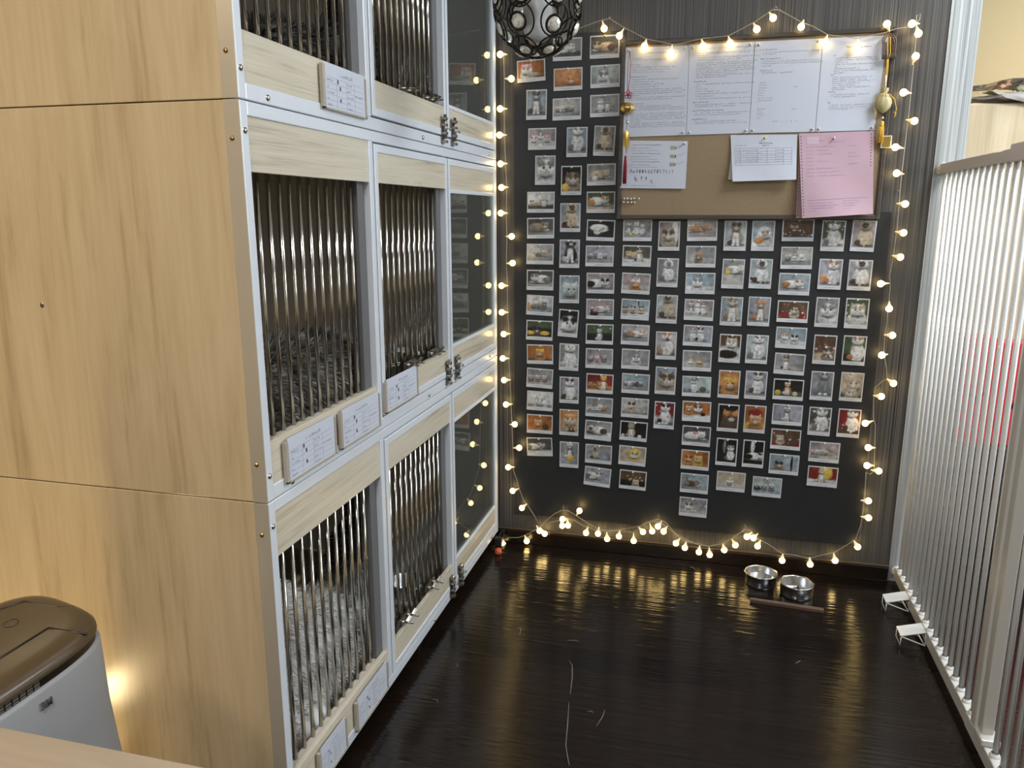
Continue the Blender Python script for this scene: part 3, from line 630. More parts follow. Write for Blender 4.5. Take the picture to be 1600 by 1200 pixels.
def paint(W, H, prog, seed):
    P = Pic(W, H, seed)
    for tok in prog.split(';'):
        a = tok.split(); args = []; kw = {}
        for t in a[1:]:
            if t == "''": args.append(''); continue
            if t == 'pts': kw['pts'] = True
            elif '=' in t: q, v = t.split('='); kw[q] = float(v) if v.lstrip('-').replace('.', '').isdigit() else v
            elif ',' in t: args.append(t.split(','))
            else:
                try: args.append(float(t) if '.' in t or t.lstrip('-').isdigit() else t)
                except ValueError: args.append(t)
        if a[0] == 'R': args[0] = int(args[0]); args[4] = args[4] if isinstance(args[4], list) else [args[4]]
        if a[0] == 'k': args[0] = int(args[0])
        getattr(P, OPS[a[0]])(*args, **kw)
    L_ = P.I.mean(axis=2, keepdims=True); I = P.I*.86+L_*.14
    g = 1+.22*P.r.uniform(-1, 1)*(P.X/P.asp-.5)[..., None]*2+.15*(P.Y-.5)[..., None]
    I = I*g; return np.clip(.92*I*(np.clip(I, .001, 1)/.40)**.22, .004, .80)
# px, py, L landscape / P portrait, tilt in degrees, picture, label
PR = '''
830 110.6 L 3|b O O;F .55 .55 1.0 w p -.6;E .95 .2 .4 .12 a|white kitten peering up on orange, top left photograph of the board
886.6 77 L 0|b G D;L .7 .25 1.2 w a 1|pale cat photograph half hidden behind the hanging lamp
944.7 73 L 0|b D G;L .75 .2 1.3 c b -1|cream kitten curled on dark ground, photograph left of the cork board's top corner
887.5 123.7 L 1|b o O;H .95 .4 .3 o '' .4|kitten face filling an all orange photograph below the hanging lamp
945.6 119 L 1|b m G;F .7 .45 .95 w g 0|green-tinted photograph of a white kitten with grey patches lying back
838.4 163.7 P 0|b B G .3;S .38 .12 1.0 g D 0|grey kitten standing upright against blue, topmost upright photograph
885.8 170.4 L 1|b a G;R 4 .68 .28 1.0 tw,w,gw .2|heap of striped kittens on pale bedding, right of the standing grey kitten
945 165 L 1|b G G;S .55 .1 .85 w a;S .95 .15 .8 a g|two long-haired cats side by side, photograph left of the gold bell
847 217 L 0|b P w;F .3 .45 .7 w p;F 1.1 .45 .7 w p;F .72 .6 .6 w g|three white kitten faces crowded together with pink noses
901.5 222 P 0|b B G .3;S .4 .15 1.1 w g 1|pale grey cat sitting sideways on blue, looking right
944.4 220 P -2|b G a .2;S .42 .14 1.1 c s 0 pts|seal-faced kitten sitting with dark hind paw, leaning photograph beside gold leaf
852 266 P 0|b l w;F .42 .55 1.15 w g .4|white kitten with black ear tips tilting its head on lilac
892.7 282 P 0|b d d .25;F .45 .52 .85 n b .3;o .14 .17 .16 y|brown kitten leaning over a cut lemon on a dark ground
939.5 272.7 L 1|b G a;L .75 .2 1.2 c '' 1;o .42 .2 .16 w|silver kitten beside white ball, photograph left of handwritten sheet's top
845 316 L 0|b w D;R 4 .68 .22 1.05 cb,cw,c,cb .2;S 1.0 .2 .7 w c|family of cream kittens climbing over each other
891 340 P 0|b B w;S .42 .05 1.2 c b .6 pts;E .2 .7 .06 .1 B|cream kitten with brown ears turned aside on pale blue
938.6 316 L 0|b e c;L .7 .25 1.3 w o 1|white kitten with orange ear lying on green, left of loose pins
844.8 356.4 L 1|b D G;L .7 .25 1.3 t g 1|grey-green tabby asleep in shade, second lying photograph below the kitten family
938.6 360 L -1.5|b d d;E .7 .6 .55 .22 w;H .6 .35 .2 w c .4;E 1.0 .4 .3 .06 w .3|white kitten rolling upside down on black
996 360 L 0|b G G .35;S .3 .3 .65 g w;S .75 .25 .8 w '';S 1.1 .25 .65 w '';o .42 .2 .1 y|three fluffy kittens with a small yellow-green ball
1045.5 368.7 P 0|b P D .3;E .62 .6 .12 .6 w;F .36 .5 .75 n b 0|beige kitten with bowed head by a pale door post
844 397 L 0|b a G;R 3 .8 .3 1.0 tw,gw,cw .2;o .35 .27 .18 c|kittens clambering over a wicker ball
844 437.5 L 0|b D a .3;L .8 .25 1.3 w g -1|long-haired white and grey cat seen from behind, below wicker ball picture
843.4 477 L -2|b w B .4;R 3 .75 .2 1.25 tw,tw,gt .2;E .08 .35 .12 .25 o|three striped kittens with orange shape at the left edge
843 516 L -1|b e d .6;F .65 .45 .8 b d;E .2 .25 .3 .14 y;E 1.15 .25 .3 .14 y|dark brown kitten on bright yellow-green leaves
890 396.5 P 0|b l l .25;S .42 .12 1.15 k w .4 chest=w|black and white cat sitting in profile on lilac
889.6 452 P 0|b B B .2;F .42 .45 1.0 m w .8|white kitten gazing up right on teal blue
888 505 P -3|b d l .5;F .42 .45 1.1 w k .6|white kitten with black ears lifting its chin, tilted upright photograph
937 400 L 0|b l G .3;R 4 .68 .28 .9 gw,g,w,gw .25|row of four grey kittens on lilac
938 442.5 L 0|b P l .3;L .7 .15 1.4 w k 1|black-masked white cat lying on pink
937.4 483 L 0|b P l .3;F .45 .4 .6 k w;L .95 .25 1.0 w p 1|black kitten nestling against a white and pink one
936.8 522 L 0|b e d .5;S .8 .08 .8 m w;k 10 e,m,k .5 1|pale kitten walking out from under green plants
995 400 L -1|b D w .3;L .6 .3 1.0 c y -1;S .95 .15 .9 c b|cream kittens resting, brown striped one rising behind
993.5 443 L -2|b P a .3;F .78 .45 .85 o w .2|ginger kitten face with white muzzle on a pinkish ground
992.5 483.6 L -2|b B w .3;R 3 .68 .2 1.3 cs,cs,cs .27;E 1.0 .85 .04 .12 k|three seal-faced kittens in a row with raised tail behind
992.5 523 L -1|b a G .3;L .35 .3 .9 g w -1;L .95 .3 1.0 w o 1|grey kitten sleeping beside orange and white kittens
1043 426 P -1|b G a .2;S .4 .13 1.0 w g .5 pts|cream kitten with grey face sitting sideways on grey
1041.8 483 P -1|b m w .2;S .45 .1 1.2 n s -.4 pts|pale seal-eared kitten stretching against mint
1040.6 540 P 0|b a P .3;S .42 .1 1.1 w o 0;E .45 .74 .07 .06 r|orange and white kitten yawning wide
1039.8 594.8 P -1|b B w .2;F .42 .5 1.0 n b .4|tan kitten bust in sunlight against pale blue
1038 648.7 P -1|b r l .4;S .42 .1 1.0 w k .3;k 12 w,p|black and white kitten on dark red cloth among white pompoms
843.6 553.5 L 1|b O D .15;F .8 .55 .85 o y 0|orange kitten against plain rust red
843.4 590.8 L -2|b G a .3;R 3 .68 .2 1.2 gw,tw,gw .27;E .3 .55 .14 .08 p;E 1.1 .45 .16 .09 p|three kittens wearing pink hats, left column of the board
843.6 626.3 L -1|b w G .2;F .85 .45 1.0 w a -.2|white kitten face close up with wide dark eyes
843.4 662.4 L 0|b O o .2;F .7 .5 .8 o c -.3;E 1.2 .25 .2 .25 b|round faced orange kitten with brown lump at its right
843 698.2 L 3|b D w .2;L .5 .25 1.1 w g 1;H 1.0 .5 .17 g w .3|grey and white cats dozing, lowest photograph of the left column
889 558 P -1|b G w .2;S .42 .02 1.25 w '' .3|white kitten sitting tall on grey, ears folded
889.3 609.5 P 0|b l G .25;S .4 .08 1.05 w b .2|brown and white kitten looking down over lilac
889 660 P 0|b o c .2;F .45 .6 .9 c o;F .5 .2 .4 b o|big orange cat cuddling a tiny kitten
889.3 710.3 P 0|b G l .4;S .42 .32 .75 g w 0;o .45 .30 .15 y|small tabby kitten holding a yellow ball on lilac
936.3 560 L 0|b G a .3;R 3 .68 .2 1.15 gw,pw,gw .27;E .25 .6 .14 .07 p;E .7 .65 .14 .07 p;E 1.1 .6 .14 .07 p|three kittens under pink caps, middle columns of the board
936.9 599.5 L -1|b r o .3;R 3 .5 .15 1.1 oc,ob,o .2;S 1.05 .1 1.0 o y|orange kittens huddled on a red and orange ground
936.2 636.3 L -1|b G G .3;R 4 .68 .2 1.1 wa,wb,w,ow .2|calico kittens tumbling on grey, below the orange huddle
934.8 672.5 L -2.5|b G w .35;L .7 .2 1.3 w s -1 pts|seal-point kitten lying with its head low on grey
935.1 709.6 L -1|b G B .3;S .6 .15 .95 n s -.4 pts|tan kitten lying in rumpled pale blue bedding
933.5 744.8 L -4|b l l .3;L .55 .25 1.2 w g 1;E 1.1 .4 .2 .2 B|grey and white kitten sprawling on a blue blanket, tilted
992.9 561.2 L -1|b G G .3;F .85 .5 .75 w g 0|fluffy white kitten with a grey back bending forward
993 599.5 L -1|b B G .35;R 5 .68 .28 .85 gw,w,gw,k,gw .2|row of five small black and white kittens
992 637.5 L -1|b a G .2;F .6 .6 .7 c k -.3;k 9 w,c,n .1 .9|dark-faced kitten beside silver tinsel
989.9 673.7 L -2|b d d;S .65 .05 1.05 c n 0;o .15 .1 .12 w;o 1.2 .1 .12 w|cream kitten with face turned up on black, white pompoms
988 712 L -2|b n c .2;E .95 .5 .36 .42 y soft=.3;H .95 .48 .23 w g 0|white kitten wearing a yellow sunflower ruff
988.7 749.9 L -2|b b d .4;F 1.0 .3 .6 n c;k 10 y,c,n .3 1|tan cat looking up at golden lights, lowest of its column
1097.3 359.5 L 1|b a P .4;L .45 .35 1.0 o w -1;L 1.0 .45 .7 o c -1|ginger kitten asleep beside a mother's flank
1095 401 L 0|b G a .35;F .68 .45 .6 t o 0|golden tabby kitten crouching and facing forward
1094 442.7 L 0|b B w .25;F .65 .5 .9 w g .2|spotted grey and white kitten leaning its head sideways
1092 484.2 L -1|b P a .4;S .35 .2 .75 g w;S .7 .18 .78 w '';S 1.05 .2 .75 w g|three kittens seated in line, grey one leftmost
1090.3 524.5 L -1|b l B .3;S .5 .15 .85 w o;S .95 .15 .9 w k|orange and white kitten beside a black and white one
1089 563.6 L 0|b G a .35;F .42 .38 .5 w o;F .95 .42 .55 c o|two ginger kittens asleep cheek to cheek
1088.3 603.8 L 0|b m G .3;S .65 .1 .95 w g 0;o 1.2 .25 .2 e|grey and white kitten beside a dark green ball
1088.3 642.7 L 0|b O w .2;H .9 .62 .25 w b;F .35 .6 .6 o c;E 1.2 .25 .15 .12 d|black-eared white kitten hugging a ginger one on orange
1087.9 681.2 L -1|b D G .25;L .75 .2 1.3 w '' 1;E .75 .62 .18 .09 p|white kitten with a pink bow on its head
1086 718.6 L -1|b O o .2;F .4 .5 .7 o b;F 1.0 .5 .75 y c|two kittens on vivid orange, striped and plain yellow
1084.8 755.3 L -1|b B G .3;E .35 .62 .05 .26 b;L .65 .25 .95 b t 1|small brown tabby stalking with tail raised
1082.9 792.5 L -1|b G a .2;F .55 .5 .7 w b;k 14 w,e,c .1 .8|brown and white kitten by silver leaves, lowest photograph of all
1148.7 368.3 P 0|b m w .15;S .42 .08 1.05 t s 0|tabby kitten sitting square on mint, first upright below the white forms
1145.4 427.8 P -1|b G a .45;L .5 .48 .8 w c 1;o .18 .5 .1 y|pale kitten crouching beside a yellow duckling toy
1142.8 486.4 P -1|b B w .15;S .42 .08 1.1 n t 0|tan kitten sitting up on bright blue
1140.4 544.4 P -1|b b w .5;F .45 .7 .65 w c;E .3 .2 .4 .18 d|white puppy-like kitten cuddling its young on brown
1139 600.5 P -1|b o d .35;F .42 .5 .85 o y .3|orange kitten glowing over a black foreground
1137.6 653 P -1|b d d;F .48 .5 .95 b o .6|dark brown cat head in profile on black
1135.2 706 P -1|b d k .3;E .3 .7 .06 .3 g;S .55 .15 .7 w g 0|white kitten leaping past a trunk at night
1141.9 752.5 L -1|b n a .3;F .75 .5 .65 w c 0;E .78 .18 .14 .05 b|cream kitten wearing a brown bow tie
1192.3 368.5 P 0|b B w .2;F .45 .6 .8 w n .3 pts;E .25 .25 .2 .12 o|seal-faced kitten lying on blue-white cloth by pink form's corner
1188.5 427.6 P -1|b m w .2;S .42 .1 1.1 w s 0 pts;o .05 .25 .06 k|dark-faced kitten with cream body sitting against mint
1186 486.6 P -1|b l G .2;S .45 .12 .9 t o 0|ginger kitten walking forward on lilac grey
1182.6 545.7 P -1|b m B .2;S .42 .1 1.15 w g .7|white kitten with grey tail sitting on teal
1181 601.8 P -1|b l G .25;S .45 .15 1.0 w b 0|brown-eared white kitten with bright eyes on lilac
1179.3 655 P -1|b O y .3;E .42 .7 .3 .2 r;F .42 .42 .7 o c|sleeping orange kitten wearing a dark red hat
1177 709 P -1|b d d .2;E .35 .75 .08 .3 w;L .5 .2 .8 w k 1|white-pawed cat creeping past a forked tree at night
1198.2 761 L -1|b m B .3;R 3 .65 .2 1.15 kw,gw,gw .27|three spotted kittens on mint, lowest of its upright column
1247 359.5 L 0|b b D .25;F .6 .5 .7 b n;k 16 w,c .05 .45|brown cat over sparkling lights, directly below the pink form
1244.5 403 L 0|b a G .3;R 3 .72 .25 1.1 gw,wg,w .25|three grey and white kittens climbing together
1241 444 L -1|b B l .25;L .75 .2 1.2 w o 1|ginger and white kitten lying along lilac
1238.4 486.8 L -1|b b r .4;F .9 .5 .7 n b 0;k 20 w,r,c|brown-faced kitten before red and white lights
1236 527.8 L -1|b B w .25;F .45 .5 .6 w o;F 1.0 .45 .6 w k|ginger kitten cheek beside a black and white kitten
1233.6 568.7 L -2|b G a .25;S .6 .12 .9 n b -.2|tan kitten alone at left on a wide grey ground
1231.6 608.6 L -1|b d e .3;S .75 .15 .85 o w 0;o .22 .22 .17 y;o 1.2 .18 .14 c|ginger kitten between lemon slices on black
1230 648 L -1|b l l .2;S .78 .08 .95 g w 0|grey striped kitten sitting up on plain lilac grey
1227.5 686.4 L -1|b b r .2;F .5 .5 .6 c n;F 1.05 .5 .6 b b;k 8 p,c|brown kittens in reddish dusk light
1224.8 725.6 L -1|b B G .2;F .5 .4 .75 t k .7;E 1.25 .5 .07 .5 d|dark tabby in profile beside a black doorway
1301.8 368.5 P -1|b e w .3;S .4 .1 1.1 w g .2;k 14 w,y,c|grey-capped white kitten among white and gold lights
1297 428.4 P -1|b l l .2;S .5 .1 1.05 w o 0;E .15 .3 .12 .15 o|fluffy ginger and white kitten with tail spread at left
1292 488 P -1|b G l .2;F .42 .55 .85 w g 0|grey and white cat face seen from the front
1288.5 546.3 P -1|b b c .3;F .55 .4 .65 t s;k 12 w,p,c|seal kitten bending down among Christmas baubles
1284 602.9 P -1|b G B .15;S .45 .12 1.15 g g .3 chest=g|blue-grey cat sitting upright on blue cloth
1280.6 658.4 P -1|b D a .3;S .45 .1 1.1 w g .3;k 10 w,c|white kitten with a grey patch over one ear, soft lights around
1287.8 706.6 L -1|b P a .3;R 5 .68 .25 .9 pw,w,cw,gw,cb .2|five kittens lined up on pink
1285 744.8 L -1|b r w .25;E .95 .7 .4 .5 y;E .4 .7 .3 .5 r;S .75 .1 .95 c '' 0;k 8 w,g 0 .2|cream kitten before red and yellow curtains
1349 368.7 P -2|b P a .2;S .45 .08 1.15 c s -.3 pts|seal-point kitten sitting on pink, upper right photograph
1343.4 430 P -1|b l G .2;S .42 .08 1.2 w s .3 pts|tall seal-faced cat looking up on lilac, rightmost column
1338.6 489.7 P -1|b e a .3;F .42 .6 .8 w n;k 14 c,y,w 0 .8|white kitten with dark ears wrapped in gold ornaments
1334.7 547.7 P -1|b e d .3;S .5 .08 1.15 w o -.3|ginger and white kitten standing before dark green branches
1330.7 604.6 P -1|b c D .2;F .45 .6 .8 c n;F .4 .2 .6 c a|beige fluffy kittens piled closely
1326.3 661.3 P -1|b r b .3;S .5 .15 1.05 w b .2;k 10 w,p|kitten in red party light, lowest right upright photograph
'''
def make_print(i, px, py, ori, tilt, prog, label):
    W, H = (LW, LH) if ori == 'L' else (LH, LW)
    c = wp(px, py, -.0075); t = R(tilt)
    rg = random.Random(i*13+5); y0 = -.0066
    ml, mt_, mb_ = .0040, .0045, .0140
    pw, ph = W-2*ml, H-mt_-mb_
    nx, ny = (46, 29) if ori == 'L' else (33, 43)
    img = paint(nx, ny, prog, i*7+3)
    V = []; F = []; C = []; paper = (.62, .62, .63)
    lift = rg.uniform(.002, .006); curl = rg.uniform(-.0015, .0025)
    def yy(x, z): return -(lift*((H/2-z)/H)**1.6 + curl*(2*x/W)**2*((H/2-z)/H))
    def quad(x0, x1, z0, z1, dy, cc, seg=6):
        for k in range(seg):
            a, b = x0+(x1-x0)*k/seg, x0+(x1-x0)*(k+1)/seg; n = len(V)
            V.extend([(a, yy(a, z0)+dy, z0), (b, yy(b, z0)+dy, z0), (b, yy(b, z1)+dy, z1), (a, yy(a, z1)+dy, z1)]); C.extend([cc]*4); F.append((n, n+1, n+2, n+3))
    # card: front, back and edge
    g = 8; gx = [-W/2+W*k/g for k in range(g+1)]; gz = [-H/2+H*k/g for k in range(g+1)]
    for dy, fl in ((0, False), (.0004, True)):
        n = len(V)
        for z in gz:
            for x in gx: V.append((x, yy(x, z)+dy, z)); C.append(paper)
        for a in range(g):
            for b in range(g):
                q = [n+a*(g+1)+b, n+a*(g+1)+b+1, n+(a+1)*(g+1)+b+1, n+(a+1)*(g+1)+b]; F.append(q[::-1] if fl else q)
    def rim(idx):
        for u, v in zip(idx, idx[1:]): F.append((u, v, v+(g+1)**2, u+(g+1)**2))
    rim(list(range(0, g+1))); rim([g+k*(g+1) for k in range(g+1)]); rim([g*(g+1)+k for k in range(g, -1, -1)]); rim([k*(g+1) for k in range(g, -1, -1)])
    # picture
    n = len(V); X0, Z0_ = -pw/2, -H/2+mb_
    for a in range(ny+1):
        for b in range(nx+1):
            x = X0+pw*b/nx; z = Z0_+ph*a/ny; V.append((x, yy(x, z)-.00045, z))
            C.append(tuple(img[min(a, ny-1), min(b, nx-1)]))
    for a in range(ny):
        for b in range(nx): F.append((n+a*(nx+1)+b, n+a*(nx+1)+b+1, n+(a+1)*(nx+1)+b+1, n+(a+1)*(nx+1)+b))
    # caption
    for k in range(13):
        x = -.017+k*.0027
        quad(x, x+.0017, -H/2+.0052+rg.uniform(-.0002, .0004), -H/2+.0068, -.0005, (.22, .22, .23), 1)
    me = bpy.data.meshes.new('cat_photograph'); me.from_pydata(V, [], F)
    at_ = me.color_attributes.new('Col', 'FLOAT_COLOR', 'POINT'); at_.data.foreach_set('color', [v for c_ in C for v in (*c_, 1)])
    me.materials.append(M['print']); me.polygons.foreach_set('use_smooth', [False]*len(F)); me.update()
    o = bpy.data.objects.new('cat_photograph', me); col.objects.link(o); o.location = (c.x, y0, c.z); o.rotation_euler = (0, -t, 0)
    tag(o, label, 'photograph', 'cat photographs pinned to the black board')
    pn = pinme.copy(); col.objects.link(pn); pn.parent = o; pn.location = (rg.uniform(-.004, .004), 0, H/2-.0045); pn.rotation_euler = (rg.uniform(-.2, .2), 0, rg.uniform(-.3, .3))
    return o
def pin_mesh(name, mats):
    p = MB(); p.lathe([(0, -.0105), (.0034, -.0100), (.0036, -.0086), (.0024, -.0076), (.0021, -.0045), (.0034, -.0022), (.0042, -.0014), (.0040, -.0008), (0, -.0006)], (0, 0, 0), (0, 1, 0), 12)
    p.mat(1).tube([(0, -.001, 0), (0, .0045, 0)], .0006, 6)
    return p.build(name, mats)
pinme = pin_mesh('push_pin', [M['pin'], M['steel']])
_seen = set(); first = True
for i, ln in enumerate(PR.strip().split('\n')):
    head_, prog, label = ln.split('|'); a = head_.split()
    assert label not in _seen, label; _seen.add(label)
    make_print(i, float(a[0]), float(a[1]), a[2], float(a[3]), prog, label)
bpy.data.objects.remove(pinme); pinme = None

# ------------------------------------------------------------------ cork board
BX0, BX1, BZ0, BZ1 = 0.4564, 1.3483, 1.3195, 1.9307
BY = -0.0225                                   # front of the cork
t = thing('cork_board', 'framed cork board hung above the photographs, papers pinned on it', 'board', ((BX0+BX1)/2, 0, BZ0))
c = MB(); c.box(BX0+.012, BX1-.012, BY, -.006, BZ0+.012, BZ1-.012); c.build('cork_sheet', M['cork'], t)
c = MB()
for a in ((BX0, BX0+.016, BZ0, BZ1), (BX1-.016, BX1, BZ0, BZ1), (BX0+.016, BX1-.016, BZ0, BZ0+.016), (BX0+.016, BX1-.016, BZ1-.016, BZ1)): c.bbox(a[0], a[1], -.029, -.006, a[2], a[3], .003)
c.build('frame', M['frame'], t)

UX, UZ = Vector((1, 0, 0)), Vector((0, 0, 1))
def sheet(name, label, cat_, quadpx, y, mats, marks=None, group=None, nx=12, nz=14, lift=.003, wob=.0012, seed=1, flat=False):
    """a sheet of paper through four photographed corners TL TR BR BL, gently curled; marks(draw) adds print on it"""
    P = [wp(px, py, y) for px, py in quadpx]; rg = random.Random(seed)
    ph = rg.uniform(0, 6)
    def pos(u, v, dy=0):
        p = (P[3]*(1-u)+P[2]*u)*(1-v)+(P[0]*(1-u)+P[1]*u)*v
        yy = -lift*(1-v)**2-wob*(math.sin(u*5+ph+v*3)+1)*.5*(1-v)
        return Vector((p.x, y+yy+dy, p.z))
    mb = MB(); vs = [pos(i/nx, j/nz) for j in range(nz+1) for i in range(nx+1)]; fs = [(j*(nx+1)+i, j*(nx+1)+i+1, (j+1)*(nx+1)+i+1, (j+1)*(nx+1)+i) for j in range(nz) for i in range(nx)]
    mb.add(vs, fs, True); mb.add([v+Vector((0, .0003, 0)) for v in vs], [f[::-1] for f in fs], True)
    c0 = P[3]
    W = (P[1]-P[0]).length; H = (P[0]-P[3]).length
    def rect(u0, u1, v0, v1, m):
        mb.mat(m); k = max(1, int((u1-u0)*10)); kv = max(1, int((v1-v0)*8))
        for i in range(k):
            for j in range(kv):
                a, b = u0+(u1-u0)*i/k, u0+(u1-u0)*(i+1)/k; e, f_ = v0+(v1-v0)*j/kv, v0+(v1-v0)*(j+1)/kv
                mb.add([pos(a, e, -.0005), pos(b, e, -.0005), pos(b, f_, -.0005), pos(a, f_, -.0005)], [(0, 1, 2, 3)])
    def line(u, v, n, s, m, sd, skip=(), gap=.12, lw=.13):
        mb.mat(m); r = random.Random(sd)
        for i in range(n):
            if i in skip: continue
            a0 = u+i*s*(1+gap)/W
            for k in range(r.choice((2, 3, 3))):
                if r.random() < .65: a, b, c_ = r.uniform(0, .2), r.uniform(.75, 1), r.uniform(0, 1-lw); q = [(a, c_), (b, c_), (b, c_+lw), (a, c_+lw)]
                else: a, b, c_ = r.uniform(0, .3), r.uniform(.65, 1), r.uniform(.1, .9-lw); q = [(c_, a), (c_+lw, a), (c_+lw, b), (c_, b)]
                mb.add([pos(a0+x*s/W, v+z*s/H, -.0006) for x, z in q], [(0, 1, 2, 3)])
    def poly(pts, w_, m):
        mb.mat(m)
        for (a, b), (c_, d) in zip(pts, pts[1:]):
            p0, p1 = pos(a, b, -.0007), pos(c_, d, -.0007); dd = (p1-p0)
            if dd.length < 1e-6: continue
            dd.normalize(); nn = Vector((0, -1, 0)).cross(dd)*(w_/2); mb.add([p0-nn, p1-nn, p1+nn, p0+nn], [(3, 2, 1, 0)])
    if marks: marks(rect, line, poly)
    o = mb.build(name, mats); tag(o, label, cat_, group); o['_'] = 0; del o['_']
    return o, pos
def pins(o, pos, uv, mat_=None):
    for u, v in uv:
        p = pos(u, v); k = pin_mesh('push_pin', mat_ or [M['pin'], M['steel']]); k.parent = o; k.location = (p.x, p.y, p.z)
def para(line, u, v, rows, s, m, sd, dv=.0225, full=38, W=None):
    for i, n in enumerate(rows): 
        rg = random.Random(sd+i*3); sk = {rg.randrange(1, max(2, n)) for _ in range(n//9)}
        line(u, v-i*dv, n, s, m, sd+i, sk)
PM = [M['paper'], M['ink_grey'], M['ink']]
def m1(rect, line, poly):
    line(.30, .925, 19, .0052, 2, 1); para(line, .10, .875, (8, 26), .0041, 1, 5)
    line(.08, .80, 7, .0046, 2, 9); para(line, .12, .772, (32, 28, 24), .0041, 1, 11, .027)
    line(.08, .665, 12, .0046, 2, 19); para(line, .12, .636, (34, 17, 24, 20), .0041, 1, 21, .027)
    para(line, .08, .525, (40, 42, 41, 9, 42, 33), .0041, 1, 31); line(.08, .365, 11, .0046, 2, 41)
    para(line, .12, .338, (30, 40, 40, 3, 40, 40, 41, 41, 8, 40, 41, 40), .0041, 1, 43, .0215)
def m2(rect, line, poly):
    para(line, .14, .945, (44, 5, 45, 8, 44, 32), .0041, 1, 101, .025); para(line, .12, .79, (44, 42, 39, 43, 43, 30, 43, 22), .0041, 1, 111, .0225)
    line(.08, .585, 9, .0046, 2, 121); para(line, .12, .556, (43, 4, 9, 18, 40, 14, 40), .0041, 1, 123, .027)
    line(.08, .355, 11, .0046, 2, 131); para(line, .12, .33, (42, 30), .0041, 1, 133); line(.08, .262, 21, .0046, 2, 141); para(line, .12, .235, (40, 34), .0041, 1, 143)
    line(.08, .165, 10, .0046, 2, 151); para(line, .12, .14, (33, 39), .0041, 1, 153)
def m3(rect, line, poly):
    line(.10, .90, 10, .0046, 2, 201); para(line, .13, .873, (42, 9), .0041, 1, 203); line(.10, .80, 13, .0046, 2, 211); para(line, .13, .773, (40, 42, 7), .0041, 1, 213)
    line(.10, .675, 8, .0046, 2, 221); para(line, .13, .65, (22,), .0041, 1, 223); para(line, .10, .545, (5, 6, 6, 5, 4, 4, 11, 11), .0041, 1, 231, .028)
    line(.62, .49, 3, .0045, 2, 241); para(line, .10, .26, (6, 3, 5, 6, 3), .0041, 1, 243, .026); line(.62, .25, 3, .0045, 2, 251); line(.34, .115, 18, .0044, 1, 253, (4, 5, 7, 8, 10, 11, 13, 14, 16))
def m4(rect, line, poly):
    line(.38, .885, 12, .0058, 2, 301); line(.18, .805, 2, .0046, 2, 303); para(line, .22, .778, (28, 30, 9, 28, 2, 17, 27, 7), .0041, 1, 305, .0225)
    line(.17, .60, 2, .0046, 2, 321); para(line, .21, .573, (27, 24, 29, 19, 16, 27, 11), .0041, 1, 323, .0215); line(.16, .415, 5, .0046, 2, 331)
    para(line, .20, .388, (27, 18), .0041, 1, 333); line(.16, .305, 2, .0046, 2, 341); para(line, .19, .278, (30, 27, 17), .0041, 1, 343)
A4 = [((978, 74.5), (1077, 71), (1072, 211), (971.5, 214.5)), ((1077.5, 70), (1179, 65), (1170, 208), (1072.5, 211)), ((1180, 65), (1285.5, 60), (1273.5, 206), (1170.5, 208)), ((1286.5, 60), (1387, 55), (1366, 203.5), (1274, 206))]
for i, (qd, mk, lb) in enumerate(zip(A4, (m1, m2, m3, m4), ('leftmost printed white notice on the cork board, closely written', 'second white notice from the left, text in long paragraphs', 'third white notice, mostly blank with short lines at left', 'rightmost white notice with a bold heading, beside the gold pouch'))):
    o, pos = sheet('paper_notice', lb, 'notice', qd, BY-.0012-.0001*i, PM, mk, 'white notices on the cork board', lift=.0012, wob=.0008, seed=i)
    pins(o, pos, ((.06, .965), (.94, .97), (.05, .03), (.95, .03)))
